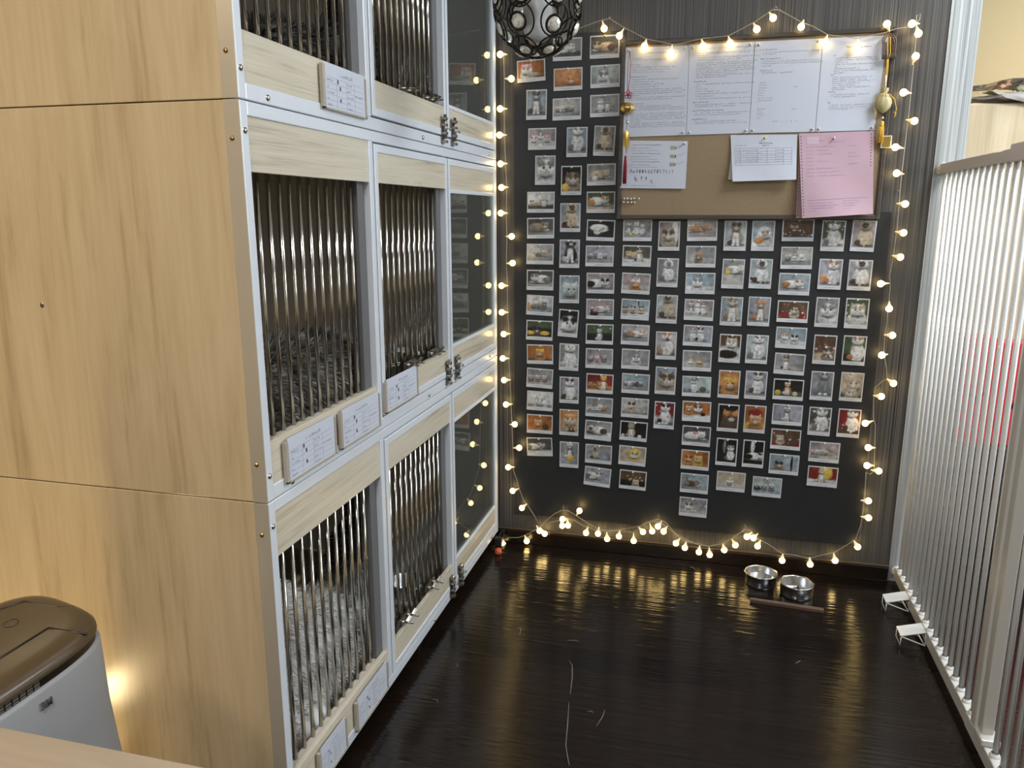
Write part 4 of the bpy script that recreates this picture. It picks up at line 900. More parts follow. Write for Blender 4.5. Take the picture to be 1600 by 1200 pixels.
def ml(rect, line, poly):
    for k, v in enumerate((.90, .72, .55)):
        line(.15, v, 22, .0040, 2, 400+k); line(.42, v+.002, 14, .0026, 1, 410+k); line(.12, v-.065, 17, .0038, 1, 420+k); line(.12, v-.115, 30, .0030, 1, 430+k)
        rect(.74, .81, v-.075, v-.005, 3); rect(.815, .83, v-.07, v-.01, 2 if k == 1 else 1); poly([(.84, v-.04), (.88, v+.0), (.90, v-.02), (.94, v+.03), (.96, v+.01)], .0007, 1)
    # two handwritten lines
    W_ = .0011
    G = {0: [[(0, .5), (.2, .5)]], 1: [[(.2, 0), (.2, 1)], [(.2, .8), (.7, .9), (.6, .1)], [(.6, .5), (1, .4)]], 2: [[(0, 0), (.1, .5), (.4, .5), (.4, 0)], [(.4, .5), (.8, .5), (.8, 0)]], 3: [[(.5, 0), (.5, 1)], [(.1, .6), (.9, .7)], [(.3, .3), (.7, .3)]],
         4: [[(.1, .2), (.3, .9)], [(.4, 0), (.4, .6), (.9, .7)], [(.6, .1), (.6, 1)], [(.8, .1), (.9, .5)]], 5: [[(.5, .9), (.2, .5), (.6, .6), (.3, .1)], [(.6, .1), (.5, .4)]], 6: [[(.8, .8), (.3, .8), (.3, .1), (.8, .1), (.8, .5), (.4, .5)]],
         7: [[(.5, 1), (.5, .4)], [(.2, .7), (.8, .7)], [(.2, .4), (.1, .1), (.9, .05)], [(.3, .4), (.7, .3)]], 8: [[(.3, .9), (.7, .9), (.6, .6), (.2, .6), (.8, .65)], [(.5, .9), (.5, 0)]], 9: [[(.1, .1), (.2, .8), (.5, .8), (.5, .1)], [(.7, 0), (.7, .9), (.9, .9)]],
         10: [[(.7, .9), (.2, .9), (.2, .6), (.6, .5), (.5, .1), (.1, .1)]], 11: [[(.1, .9), (.8, .9), (.4, 0)]], 12: [[(.5, 1), (.2, .5), (.7, .4), (.3, 0)]], 13: [[(.5, .1), (.5, .8)]], 14: [[(.2, .9), (.8, .9), (.5, 0)]]}
    for k, gl in enumerate((0, 1, 2, 3, 4, 4, 5, 6, 7, 8, 9, 10, 11, 12, 13, 14)):
        u0 = .09+k*.0455
        for st in G[gl]: poly([(u0+a*.036, .32+b*.085) for a, b in st], W_, 2)
    for k, (gl, u0, v0) in enumerate(((5, .20, .17), (6, .22, .14), (8, .30, .16), (8, .37, .15), (13, .44, .10), (12, .47, .09))):
        for st in G[gl]: poly([(u0+a*.045, v0+b*.10) for a, b in st], W_, 2)
    line(.07, .045, 27, .0036, 2, 450, (3, 11, 14))
M['gold_print'] = simple('olive_print', (.33, .33, .20), .5)
o, pos = sheet('handwritten_notice', 'white address sheet with handwriting, pinned under the leftmost notice', 'notice', ((974, 219.5), (1075, 220.5), (1071, 295), (969, 294)), BY-.002, PM+[M['gold_print']], ml, lift=.004, seed=9)
pins(o, pos, ((.06, .95), (.95, .95)))
def mf(rect, line, poly):
    line(.43, .80, 8, .0052, 2, 500); line(.48, .755, 4, .0052, 2, 501); line(.06, .76, 10, .0036, 1, 502)
    for v in (.71, .64, .585, .55, .50, .45, .40, .345): rect(.05, .93, v, v+.004, 1)
    for u in (.05, .14, .40, .55, .68, .80, .925): rect(u, u+.003, .40 if u in (.4, .55, .68) else .345, .71, 1)
    for k, v in enumerate((.655, .595, .51, .46, .41)): line(.07, v, 4, .0035, 1, 510+k); line(.17+.06*(k % 2), v, 14, .0035, 1, 520+k); line(.70, v, 6, .0035, 1, 530+k)
o, pos = sheet('paper_form', 'white form at the back of its pair, edge showing at left', 'form', ((1146, 213), (1220, 212), (1214, 281), (1137.5, 281)), BY-.0015, [M['paper_back']], None, 'white forms pinned with a yellow pin', lift=.010, seed=11)
o, pos = sheet('paper_form', 'white printed form held by a yellow pin, front sheet', 'form', ((1141.5, 211), (1246, 210), (1243, 281), (1144.5, 284)), BY-.0035, PM, mf, 'white forms pinned with a yellow pin', lift=.020, seed=12, wob=.004)
M['pin_yellow'] = simple('yellow_pin', (.75, .6, .05), .25)
pins(o, pos, ((.52, .93),), [M['pin_yellow'], M['steel']])
def mp(rect, line, poly):
    for k in range(26):
        for u in (.018, .955): rect(u, u+.014, .03+k*.037, .03+k*.037+.011, 2 if u < .1 else (3 if k < 15 else 2))
    rect(.10, .27, .87, .955, 3); line(.12, .90, 14, .0034, 1, 600); line(.44, .88, 8, .0045, 1, 601)
    for k in range(9): line(.09, .83-.043*k, 6, .0034, 1, 610+k); line(.22+.02*(k % 3), .83-.043*k, (16, 9, 12, 0, 10, 0, 18, 20, 22)[k], .0034, 1, 630+k); line(.66, .83-.043*k, (8, 0, 6, 9, 0, 8, 0, 0, 0)[k], .0034, 1, 650+k)
    for k in range(4): line(.10, .16-.03*k, (20, 24, 20, 6)[k], .0038, 1, 670+k); line(.58, .17-.03*k, (14, 12, 10, 6)[k], .0038, 1, 680+k)
    rect(.08, .92, .205, .208, 1)
M['pink_light'] = simple('pale_pink_print', (.62, .46, .52), .5)
o, pos = sheet('pink_form', 'darker pink form behind, lower corner peeping out at left', 'form', ((1250, 208), (1340, 207), (1332, 336), (1243, 341)), BY-.0022, [M['pink_under'], M['ink_blue'], M['ink'], M['pink_light']], lambda rect, line, poly: [rect(.02, .035, .03+k*.04, .042+k*.04, 2) for k in range(24)], 'pink carbon forms on the cork board', lift=.014, seed=14)
o, pos = sheet('pink_form', 'creased pink carbon form with punched edges, hanging over the frame', 'form', ((1248.5, 208.5), (1366, 204.5), (1362, 334), (1252, 341)), BY-.006, [M['pink'], M['ink_blue'], M['ink'], M['pink_light']], mp, 'pink carbon forms on the cork board', lift=.026, wob=.010, seed=15, nx=20, nz=20)
pins(o, pos, ((.47, .93),))
# spare pins
for k, (px, py) in enumerate(((975.5, 310.5), (980.5, 310.5), (986, 311), (991, 310.3), (998, 310.5), (974.5, 316), (981, 316.5), (986.5, 316.3), (991.5, 316.2))):
    p = wp(px, py, BY); o = pin_mesh('push_pin', [M['pin'], M['steel']]); o.location = (p.x, BY, p.z); tag(o, 'one of nine spare clear pins stuck in the cork\'s lower left corner', 'pin', 'spare pins in the cork corner')

# ------------------------------------------------------------------ hanging charms
t = thing('hanging_charm', 'red knot charm with gold bell, leaf and red tassel at the cork\'s left edge', 'charm', wp(981, 120, -.04))
Y = -.040; q = lambda px, py, y=Y: wp(px, py, y)
k = MB(); a = q(984, 78); b = q(981, 143)
k.tube([a, q(985.5, 100), q(984, 125), b], .0009, 6); k.tube([a+Vector((.0, 0, 0)), q(981.5, 100), q(980.5, 125), b], .0009, 6); k.build('cord', M['red_thread'], t)
k = MB(); c0 = q(981.5, 148)
for i in range(5):
    an = i*2*math.pi/5+.3; cc = c0+Vector((math.cos(an)*.009, 0, math.sin(an)*.009)); k.tube([cc+Vector((math.cos(x)*.005, math.sin(x*2)*.001, math.sin(x)*.005)) for x in [2*math.pi*j/12 for j in range(12)]], .0013, 6, closed=True)
k.ball(c0, (.005, .003, .005), 10, 6); k.build('knot', M['red_thread'], t)
k = MB(); cb = q(979.5, 169); 
for i in range(8):
    an = i*math.pi/4+.2; r1 = .024
    for j in range(10):
        pass
    w_ = .0085; pts = [(math.sin(math.pi*(j+.5)/11)*r1, -math.cos(math.pi*(j+.5)/11)*.0195) for j in range(11)]
    d1 = Vector((math.cos(an), math.sin(an), 0)); d2 = Vector((-math.sin(an), math.cos(an), 0)); vs = []
    for rr, hh in pts: ww = w_*(.35+.65*rr/r1); vs += [cb+d1*rr-d2*ww+Vector((0, 0, hh)), cb+d1*(rr+.0012)+d2*ww+Vector((0, 0, hh))]
    k.add(vs, [(2*j, 2*j+1, 2*j+3, 2*j+2) for j in range(10)], True)
k.ball(cb, .019, 16, 10); k.build('bell', M['gold'], t)
k = MB(); k.ball(q(980, 191), (.0065, .0055, .0065), 14, 10); k.build('small_bell', M['bowl'], t)
k = MB(); k.tube([q(979, 180), q(978.5, 240)], .0008, 6); k.build('thread', M['red_thread'], t)
k = MB(); lp = [(978, 203), (982.5, 207), (983.5, 218), (983, 228), (979.5, 236), (976, 230), (973.5, 217), (975, 206)]; n = len(lp)
vs = [q(x, y, Y-.002) for x, y in lp]+[q(x, y, Y+.001) for x, y in lp]+[q(979, 218, Y-.004), q(979, 218, Y+.003)]
k.add(vs, [(i, (i+1) % n, 2*n) for i in range(n)]+[(n+(i+1) % n, n+i, 2*n+1) for i in range(n)]+[((i+1) % n, i, n+i, n+(i+1) % n) for i in range(n)]); k.build('leaf', M['gold'], t)
def tassel(par, top, bot, r, mat_, nm='tassel'):
    k = MB(); d = bot-top; rg = random.Random(3)
    k.lathe([(0, 0), (r*.55, .001), (r*.8, .006), (r*.6, .010), (r*.75, .014)], top, d, 12)
    for i in range(30):
        an = i*2.4; rr = r*math.sqrt((i+.5)/30); x = Vector((math.cos(an)*rr, math.sin(an)*rr*.6, 0)); k.tube([top+d*.08+x*.5, top+d*.4+x, top+d*(1+rg.uniform(-.06, .02))+x*1.1], .0011, 4)
    return k.build(nm, mat_, par)
tassel(t, q(977.5, 243), q(975.5, 287), .0062, M['red_thread'])

t = thing('hanging_charm', 'beaded loop charm with olive gold pouch and yellow tassel, right of the cork board', 'charm', wp(1385, 120, -.04))
k = MB(); cc = (1389.5, 69)
rg = random.Random(5)
for i in range(30):                               # bunch of beads forming a bell
    for s in range(2):
        an = math.pi*i/29; x = cc[0]+(10.5-3*s)*math.cos(an); y = 66-(13-3*s)*math.sin(an) if False else 66-(13-3*s)*math.sin(an)
        k.ball(q(x, y, Y-.002*s), .0023, 7, 5)
for i in range(9):
    for x in (-10, -7.5, -5, 5, 7.5, 10): k.ball(q(cc[0]+x-.15*i, 67+i*2.3, Y+rg.uniform(-.003, .001)), .0024, 7, 5)
k.build('bead_loop', M['beads'], t)
k = MB(); k.bbox(q(1378, 88).x, q(1400, 88).x, Y-.006, Y+.006, q(1390, 92).z, q(1390, 86).z, .002); k.build('clasp', M['frame'], t)
k = MB()
for d in (-2.5, 2.5): k.tube([q(1389+d*.3, 55), q(1389+d, 60, Y-.006), q(1389+d*.8, 84, Y-.008), q(1387+d*.3, 92, Y-.004)], .0012, 6)
k.tube([q(1388, 92, Y-.004), q(1387, 110), q(1385, 126), q(1383, 140)], .0014, 6); k.tube([q(1386.5, 92, Y-.004), q(1385, 112), q(1384, 126), q(1382.5, 140)], .0011, 6)
k.build('cord', M['yellow_thread'], t)
k = MB(); k.tube([q(1384.5, 118), q(1383, 142)], .0024, 8); k.build('white_bead_rod', M['white'], t)
k = MB(); top = q(1383, 138); N = 36; prof = [(.0115, -.001), (.0108, .008), (.0068, .014), (.012, .020), (.0215, .032), (.0255, .045), (.0225, .058), (.013, .070), (.003, .077), (0, .078)]
vs = []
for r, h in prof:
    for j in range(N):
        an = 2*math.pi*j/N; fold = 1+.10*math.sin(an*9)*max(0, 1-abs(h-.02)/.035); vs.append(top+Vector((math.cos(an)*r*fold, math.sin(an)*r*.55*fold, -h)))
k.add(vs, [(i*N+j, i*N+(j+1) % N, (i+1)*N+(j+1) % N, (i+1)*N+j) for i in range(len(prof)-1) for j in range(N)], True); k.build('pouch', M['gold_silk'], t, )
k = MB()
for s in (-1, 1):
    k.tube([q(1383, 146, Y-.012), q(1383+s*7, 147, Y-.012), q(1383+s*15, 155, Y-.004), q(1383+s*17.5, 170), q(1383+s*14, 184)], .0012, 6)
    k.tube([q(1383+s*14, 184), q(1383+s*17, 177), q(1383+s*13, 175)], .0011, 6)
k.build('drawstring', M['yellow_thread'], t)
k = MB(); k.lathe([(0, 0), (.004, .001), (.006, .009), (0, .0095)], q(1379, 182), (0, 0, -1), 12); k.build('tassel_cap', M['steel'], t)
tassel(t, q(1378.5, 189), q(1375, 223), .0085, M['yellow_thread'])
k = MB(); p = q(1384, 222, -.024); k.bbox(p.x-.0165, p.x+.0165, -.0325, -.030, p.z-.020, p.z+.020, .0008); k.mat(1); k.box(p.x-.013, p.x+.013, -.0328, -.0325, p.z-.017, p.z+.017)
tag(k.build('gold_card', [M['pin'], M['gold']]), 'small square gold card in clear sleeve below the yellow tassel', 'card')

# ------------------------------------------------------------------ string lights
t = thing('string_light', 'warm white globe string light looped round the photographs on a clear cord', 'string light', (0.95, 0, 0.1))
SY = -.034
CORD = [(793, 44), (880, 48), (905, 44), (935, 33), (952, 29), (977, 44), (1010, 61), (1055, 70), (1098, 60), (1138, 56), (1180, 34), (1207, 15), (1217, 15), (1251, 34), (1270, 41), (1293, 54), (1340, 60), (1383, 51), (1400, 45), (1430, 40), (1437, 30), (1438, 22), (1432, 24), (1432, 40),
        (1431, 60), (1428, 95), (1424, 136), (1420, 178), (1417, 200), (1414, 228), (1410, 262), (1406, 300), (1405, 320), (1402, 355), (1396, 398), (1390, 430), (1391, 450), (1388, 480), (1386, 505), (1383, 522), (1381, 550), (1385, 575), (1386, 592), (1378, 596), (1367, 606), (1365, 622), (1365, 655), (1368, 665), (1367, 690), (1366, 715), (1366, 735), (1360, 741), (1353, 738),
        (1352, 760), (1349, 795), (1345, 820), (1337, 843), (1304, 863), (1290, 866), (1265, 872), (1240, 867), (1222, 865), (1200, 850), (1184, 842), (1172, 829), (1164, 826), (1150, 838), (1131, 849), (1108, 854), (1092, 852), (1070, 842), (1056, 834), (1040, 816), (1028, 811), (1010, 816), (1000, 822), (967, 828), (950, 829), (935, 827), (905, 809), (888, 798), (878, 797), (866, 803), (843, 822),
        (835, 806), (824, 789), (818, 782), (811, 763), (807, 748), (802, 735), (801, 700), (800, 660), (797, 600), (795, 560), (796, 528), (793, 488), (793, 446), (791, 411), (792, 369), (791, 333), (792, 293), (790, 256), (788, 211), (788, 170), (788, 123), (787, 85)]
CORD2 = [(786, 843), (795, 840), (810, 840), (822, 836), (843, 824), (852, 818), (866, 815), (879, 812), (890, 811), (897, 813), (912, 822), (934, 829), (948, 831), (967, 829), (990, 832), (1003, 820), (1019, 815), (1030, 815), (1045, 826), (1068, 845), (1092, 850), (1108, 853), (1131, 849), (1150, 836), (1163, 829)]
k = MB(); k.tube([wp(x, y, SY if not 965 < x < 1420 or y > 90 else -.036) for x, y in CORD], .00125, 6); k.tube([wp(x, y, SY-.006) for x, y in CORD2], .00125, 6)
for (x, y) in ((952, 28), (1212, 12), (1405, 300), (880, 795), (1029, 809), (1165, 825), (843, 818), (1386, 37)): p = wp(x, y, SY); k.tube([(p.x-.004, -.001, p.z+.004), (p.x, SY, p.z+.004), (p.x+.004, SY+.004, p.z)], .0013, 6)
k.build('cord', M['cord'], t)
BUL = [(781.5, 85), (799, 123), (781.5, 170), (780.6, 211), (782, 256), (783.5, 293), (782.5, 333), (799.5, 369.5), (801, 411), (783.6, 446.4), (784, 488), (787, 522), (785.5, 560), (787.6, 594), (790.5, 632), (804.4, 663), (811.4, 699.6), (794, 730), (801, 767), (815.5, 793.6),
       (843, 829.5), (851, 834), (879, 811), (878.5, 821.5), (887.5, 821), (786, 850), (823, 845.5), (905.5, 798), (915.6, 832.6), (934.4, 833.8), (948.6, 842), (967, 838), (990, 845), (1004.5, 831), (1019, 830), (1028, 822.5), (1036.8, 830.4), (1056, 848.8), (1070, 855.9), (1092, 862.6), (1108.8, 866.8),
       (1131.6, 859.3), (1149, 851.8), (1166.9, 838.6), (1177, 840.5), (1183.8, 853.3), (1222, 875.8), (1265.9, 881.8), (1304.9, 875.8), (1340, 854.4), (1357, 809), (1356.8, 782.7), (1373, 736), (1354.6, 727.3), (1356.5, 699.3), (1352, 661.3), (1376.9, 619.5), (1396, 599), (1377.7, 555), (1394.3, 524), (1389.3, 482.3),
       (1376, 443.3), (1406.7, 401.7), (1411.7, 363.7), (1414.3, 318.7), (1401, 270.7), (1399, 230), (1428.8, 189), (1411.8, 144.5), (1430.8, 88), (1435, 52.5), (1425, 37), (1385.8, 37.5), (1339.5, 72), (1288.8, 66), (1251.8, 42), (1208, 28), (1182.5, 45.8), (1140.8, 67.5), (1098.8, 72), (1048, 82), (1007, 72), (967.8, 56), (944, 44.6)]
def nearest(x, y):
    best = None
    for L_ in (CORD, CORD2):
        for (a, b), (c_, d) in zip(L_, L_[1:]):
            vx, vy = c_-a, d-b; tt = max(0, min(1, ((x-a)*vx+(y-b)*vy-0)/(vx*vx+vy*vy+1e-9))); ex, ey = a+vx*tt, b+vy*tt
            dd = math.hypot(ex-x, ey-y)+(6 if ey > y+2 else 0)
            if dd > 4 and (best is None or dd < best[0]): best = (dd, ex, ey)
    return best[1:] if best and best[0] < 26 else (x, y-9)
for i, (x, y) in enumerate(BUL):
    ex, ey = nearest(x, y); c_ = wp(x, y, SY-.006); e = wp(ex, ey, SY); d = (e-c_)
    L_ = d.length; d.normalize(); r = .0112
    k = MB(); k.ball(c_, (r, r, r*1.02), 16, 10)
    k.mat(1).lathe([(r*.80, r*.60), (r*.50, r*1.25), (.0030, r*1.75), (.0022, r*2.3), (.0012, max(r*2.4, L_*.9)), (.001, L_)], c_, d, 10)
    k.build('bulb', [M['bulb'], M['socket']], t)
# plug and controller by the cage corner
k = MB(); k.bbox(.012, .040, -.135, -.112, .028, .066, .004); k.tube([(.028, -.12, .06), (.03, -.09, .075), (.035, -.06, .07), wp(786, 843, SY-.006)], .0022, 6); k.tube([(.02, -.12, .03), (-.02, -.12, .012), (-.1, -.10, .006)], .0022, 6)
k.build('plug', M['dark'], t)
k = MB(); k.lathe([(0, .001), (.014, .001), (.016, .008), (.012, .022), (.0, .026)], (.030, -.14, 0), n=18); tag(k.build('rubber_toy', M['orange']), 'small orange rubber toy on the floor by the cage corner', 'toy')

# ------------------------------------------------------------------ white safety fence at the right
XF = 1.53
t = thing('safety_fence', 'white barred safety fence with step plates running forward from the pillar', 'fence', (XF, -.5, 0))
def rail(nm, y0, y1, z0, z1, w_=.013, m='fence_rail'): k = MB(); k.bbox(XF-w_, XF+w_, y0, y1, z0, z1, .003); return k.build(nm, M[m], t)
rail('bottom_rail', -.895, -.018, .022, .062); rail('top_rail', -.70, -.018, 1.468, 1.500)
rail('bottom_rail', -2.3, -.899, .022, .062, .015); rail('top_rail', -2.3, -.68, 1.466, 1.510, .016)
for z in (.042, 1.484):
    k = MB(); k.lathe([(0, -.0), (.021, .0), (.021, .010), (.012, .012), (.010, .020)], (XF, -.0045, z), (0, -1, 0), 20); k.build('wall_cup', M['fence_rail'], t)
    k = MB(); k.lathe([(.0, .0), (.014, .0), (.017, .004), (.014, .008), (0, .008)], (XF, -.020, z), (0, -1, 0), 18); k.build('adjuster_wheel', M['fence'], t)
bar = None
def fbar(y, zb=.055, zt=1.475, r=.0068):
    global bar
    if bar is None:
        k = MB(); k.tube([(XF, y, zb), (XF, y, zt)], r, 14); o = k.build('bar', M['fence'], t); bar = (o, y)
    else:
        o = bar[0].copy(); col.objects.link(o); o.parent = t; WL[o.name] = WL[bar[0].name]; o.location = (0, y-bar[1], 0)
    c = MB(); c.lathe([(.0, .0), (.0125, 0), (.0125, .003), (.0095, .008), (.0086, .010)], (XF, y, .062), n=12); c.build('bar_collar', M['fence'], t)
for i in range(17): fbar(-.050-i*.0535)
for i in range(14): fbar(-1.075-i*.0535)
for nm, y in (('post', -.950), ('gate_post', -1.000)):
    k = MB(); k.bbox(XF-.014, XF+.014, y-.018, y+.018, .022, 1.50, .004); k.build(nm, M['fence_rail'], t)
k = MB(); k.bbox(XF-.022, XF+.022, -1.045, -.985, .063, .080, .003); k.build('gate_stop', M['fence_rail'], t)
for y in (-.232, -.455):
    k = MB(); x0, x1 = XF-.012, XF-.085; z0, z1 = .058, .036; hw = .030
    k.add([(x0, y-hw, z0), (x1, y-hw, z1), (x1, y+hw, z1), (x0, y+hw, z0), (x0, y-hw, z0-.003), (x1, y-hw, z1-.003), (x1, y+hw, z1-.003), (x0, y+hw, z0-.003)], [(3, 2, 1, 0), (4, 5, 6, 7), (0, 1, 5, 4), (1, 2, 6, 5), (2, 3, 7, 6), (3, 0, 4, 7)])
    k.tube([(x1+.004, y-hw+.002, z1-.004), (x0, y-hw+.002, .010), (x0, y-hw+.002, z0-.006)], .0022, 6); k.tube([(x1+.004, y+hw-.002, z1-.004), (x0, y+hw-.002, .010)], .0022, 6); k.tube([(x0-.022, y-hw+.002, z0-.012), (x0, y-hw+.002, .010)], .002, 6)
    k.tube([(x1+.002, y-hw, z1-.006), (x1+.002, y-hw, .003), (x1+.002, y+hw, .003), (x1+.002, y+hw, z1-.006)], .0015, 6)
    k.build('step_plate', M['fence'], t)

# ------------------------------------------------------------------ beyond the fence
t = thing('cabinet', 'tall beige wood cabinet behind the fence, bouquet on its top', 'cabinet', (2.4, .9, 0))
k = MB(); k.bbox(1.66, 3.4, .62, 1.22, .06, 1.760); k.build('body', M['cab'], t)
for i in range(3):
    k = MB(); k.bbox(1.665+i*.58, 2.235+i*.58, .600, .618, .08, 1.755, .002); d = k.build('door', M['cab'], t)
    h_ = MB(); h_.tube([(2.20+i*.58, .600, .98), (2.20+i*.58, .582, .985), (2.20+i*.58, .582, 1.095), (2.20+i*.58, .600, 1.10)], .004, 8); h_.build('handle', M['steel'], d)
k = MB(); k.box(1.68, 3.38, .66, 1.2, .0, .06); k.build('plinth', M['brownbox'], t)
def blob_sheet(name, pts, mat_, par, seed, amp=.02):
    """crumpled sheet lofted through cross sections"""
    rg = random.Random(seed); k = MB(); n = len(pts[0]); vs = []
    for row in pts:
        for p in row: vs.append(Vector(p)+Vector((rg.uniform(-amp, amp)*.6, rg.uniform(-amp, amp)*.6, rg.uniform(-amp, amp))))
    k.add(vs, [(i*n+j, i*n+j+1, (i+1)*n+j+1, (i+1)*n+j) for i in range(len(pts)-1) for j in range(n-1)], True); return k.build(name, mat_, par)
t = thing('bouquet', 'wrapped bouquet lying on the cabinet, grey tissue hanging over its edge', 'bouquet', (1.95, .72, 1.76))
rows = []
for i in range(15):
    u = i/14; x = 1.70+.75*u; w_ = .022+.085*u; rows.append([(x, .74+w_*math.cos(a), 1.765+.010+w_*.35+w_*.35*math.sin(a)) for a in [math.pi*2*j/16 for j in range(17)]])
blob_sheet('tissue_wrap', rows, M['tissue'], t, 3, .008)
rows = []
for i in range(14):
    u = i/13; x = 1.80+.6*u; rows.append([(x+.012*j, .66-.085*min(1, j/3)+.006*math.sin(j*2+u*9), 1.800-.0018*j*j*(.5+.9*math.sin(u*3.1)**2)-.004*math.sin(u*14)*j/6) for j in range(7)])
blob_sheet('tissue_flap', rows, M['tissue'], t, 5, .007)
rows = []
for i in range(14):
    u = i/13; x = 1.78+.62*u; w_ = .04+.12*u; rows.append([(x, .72+w_*math.cos(a)*.9, 1.80+w_*(.25+.60*math.sin(a))) for a in [math.pi*j/12 for j in range(13)]])
M['film'] = glassmat('clear_film', (.97, .95, .9)); blob_sheet('film_wrap', rows, M['film'], t, 9, .012)
rg = random.Random(4)
for i, (x, y, z, c_, r) in enumerate(((1.87, .66, 1.825, (.62, .30, .20), .018), (1.90, .70, 1.835, (.70, .42, .28), .020), (1.93, .66, 1.815, (.25, .28, .16), .022), (1.97, .69, 1.845, (.55, .42, .62), .030), (1.955, .66, 1.80, (.24, .27, .15), .02), (2.03, .70, 1.86, (.56, .44, .62), .032), (1.84, .69, 1.81, (.60, .50, .30), .014), (2.0, .64, 1.83, (.50, .38, .58), .025))):
    k = MB()
    for j in range(16):
        an = j*2.4; q_ = (j+1)/16; d1 = Vector((math.cos(an), math.sin(an)*.8, .6-.5*q_)).normalized(); c0 = Vector((x, y, z))+d1*r*.5*q_; s1 = d1.cross(Vector((0, 0, 1))).normalized()*r*.5; up_ = d1.cross(s1).normalized()*r*.5
        k.add([c0-s1*.3-up_, c0+s1-up_*.2, c0+d1*r*.5+up_, c0-s1-up_*.2+d1*r*.2], [(0, 1, 2), (0, 2, 3)], True)
    k.ball((x, y, z), r*.5, 8, 6); k.build('flower', simple('petals_%d' % i, c_, .6, noise=.15), t)
# red gift boxes and brown crate behind the fence
for i, (x0, x1, z0, z1, lb) in enumerate(((1.79, 1.91, .43, .862, 'narrow red box behind the fence, nearest the pillar'), (1.925, 2.06, .43, .845, 'middle red box with white letters behind the fence'), (2.07, 2.24, .43, .835, 'rightmost red box behind the fence at the picture edge'))):
    k = MB(); k.bbox(x0, x1, .44, .56, z0, z1, .003); k.mat(1); xm = (x0+x1)/2
    for s, pts in enumerate((((-.022, .03), (-.012, -.03)), ((-.012, -.03), (0, .015)), ((0, .015), (.012, -.03)), ((.012, -.03), (.022, .03)))):
        a, b = Vector((xm+pts[0][0], .4392, z0+.18+pts[0][1])), Vector((xm+pts[1][0], .4392, z0+.18+pts[1][1])); k.add([a, a+Vector((.007, 0, 0)), b+Vector((.007, 0, 0)), b], [(0, 1, 2, 3), (3, 2, 1, 0)])
    tag(k.build('gift_box', [M['red_card'], M['white']]), lb, 'box', 'red boxes behind the fence')
k = MB(); k.bbox(1.77, 2.30, .40, .598, .0, .428, .004)
for i in range(4): k.bbox(1.765, 2.305, .392, .400, .03+i*.10, .105+i*.10, .002)
tag(k.build('crate', M['brownbox']), 'dark brown slatted crate under the red boxes', 'crate')

# ------------------------------------------------------------------ bowls and stick on the floor
for (x, y, lb, full) in ((1.040, -.150, 'left steel bowl on the floor by the back wall, holding water', 1), (1.160, -.205, 'right steel bowl on the floor, holding a brown bit of food', 0)):
    t = thing('pet_bowl', lb, 'bowl', (x, y, 0), 'steel bowls on the floor'); r = .0555
    k = MB(); k.lathe([(0, .002), (r-.006, .002), (r-.003, .0), (r-.001, .003), (r, .010), (r+.001, .044), (r+.0035, .0455), (r+.0035, .0475), (r, .048), (r-.0015, .045), (r-.0022, .010), (r-.006, .005), (0, .0045)], (x, y, 0), n=44); k.build('bowl', M['bowl'], t)
    if full: k = MB(); k.lathe([(0, .020), (r-.0024, .020)], (x, y, 0), n=36); k.build('water', glassmat('water', (.92, .95, .95)), t)
    else:
        rg = random.Random(2); k = MB()
        for i in range(60): a, q_ = rg.uniform(0, 6.28), (r-.012)*math.sqrt(rg.random()); k.ball((x+q_*math.cos(a), y+q_*math.sin(a), .008+rg.uniform(0, .004)), rg.uniform(.003, .0045), 6, 4)
        o = k.build('dry_food', M['brownbox'], t); o['kind'] = 'stuff'
a, b = Vector((.998, -.300, 0)), Vector((1.240, -.317, 0)); d = (b-a).normalized(); n_ = Vector((-d.y, d.x, 0))
k = MB(); W_ = .0095
prof = [(-W_, .001), (W_, .001), (W_, .011), (W_*.55, .0125), (W_*.35, .0095), (-W_*.35, .0095), (-W_*.55, .0125), (-W_, .011)]
vs = [p+n_*u+Vector((0, 0, v)) for p in (a, a+d*.01, b-d*.006, b) for u, v in prof]; m_ = len(prof)
k.add(vs, [(i*m_+j, i*m_+(j+1) % m_, (i+1)*m_+(j+1) % m_, (i+1)*m_+j) for i in range(3) for j in range(m_)]+[tuple(range(m_-1, -1, -1)), tuple(range(3*m_, 4*m_))])
tag(k.build('wooden_stick', M['stick']), 'short grooved wooden stick on the floor in front of the bowls', 'stick')
# hair and scraps on the dark floor
p = [at(x, y, 2, 0) for x, y in ((889, 1033), (894, 1040), (894, 1060), (891, 1085))]; k = MB(); k.tube([Vector((v.x, v.y, .0012)) for v in p], [.0005, .0012, .0014, .0007], 5)
p = [at(x, y, 2, 0) for x, y in ((889, 1098), (887, 1130), (884, 1165), (888, 1190), (890, 1197))]; k.tube([Vector((v.x, v.y, .0012)) for v in p], [.0007, .0013, .0009, .0010, .0005], 5)
tag(k.build('loose_thread', M['fluff']), 'long pale thread lying on the dark floor planks', 'thread')
SC = [((702, 1168), (728, 1115)), ((712, 1037), (713, 1043)), ((886, 1001), (905, 1003)), ((945, 1110), (932, 1135)), ((1243, 1037), (1251, 1033)), ((811, 980), (812, 992)), ((676, 1093), (684, 1098)), ((1078, 886), (1086, 890)), ((918, 1112), (926, 1115))]
for i, (a, b) in enumerate(SC[1:]):
    A, B = at(*a, 2, 0), at(*b, 2, 0); m_ = (A+B)/2+Vector((.004, .006, 0)); k = MB(); k.tube([Vector((v.x, v.y, .001)) for v in (A, m_, B)], [.0006, .0011, .0005], 5)
    tag(k.build('fluff', M['fluff']), ('white fluff on the dark floor, %s' % ('left of the long thread', 'above the long thread', 'lower right of the thread', 'below the wooden stick', 'near the glazed door', 'beside the card holders', 'under the string lights', 'touching the thread\'s gap')[i]), 'fluff', 'bits of fluff on the floor')

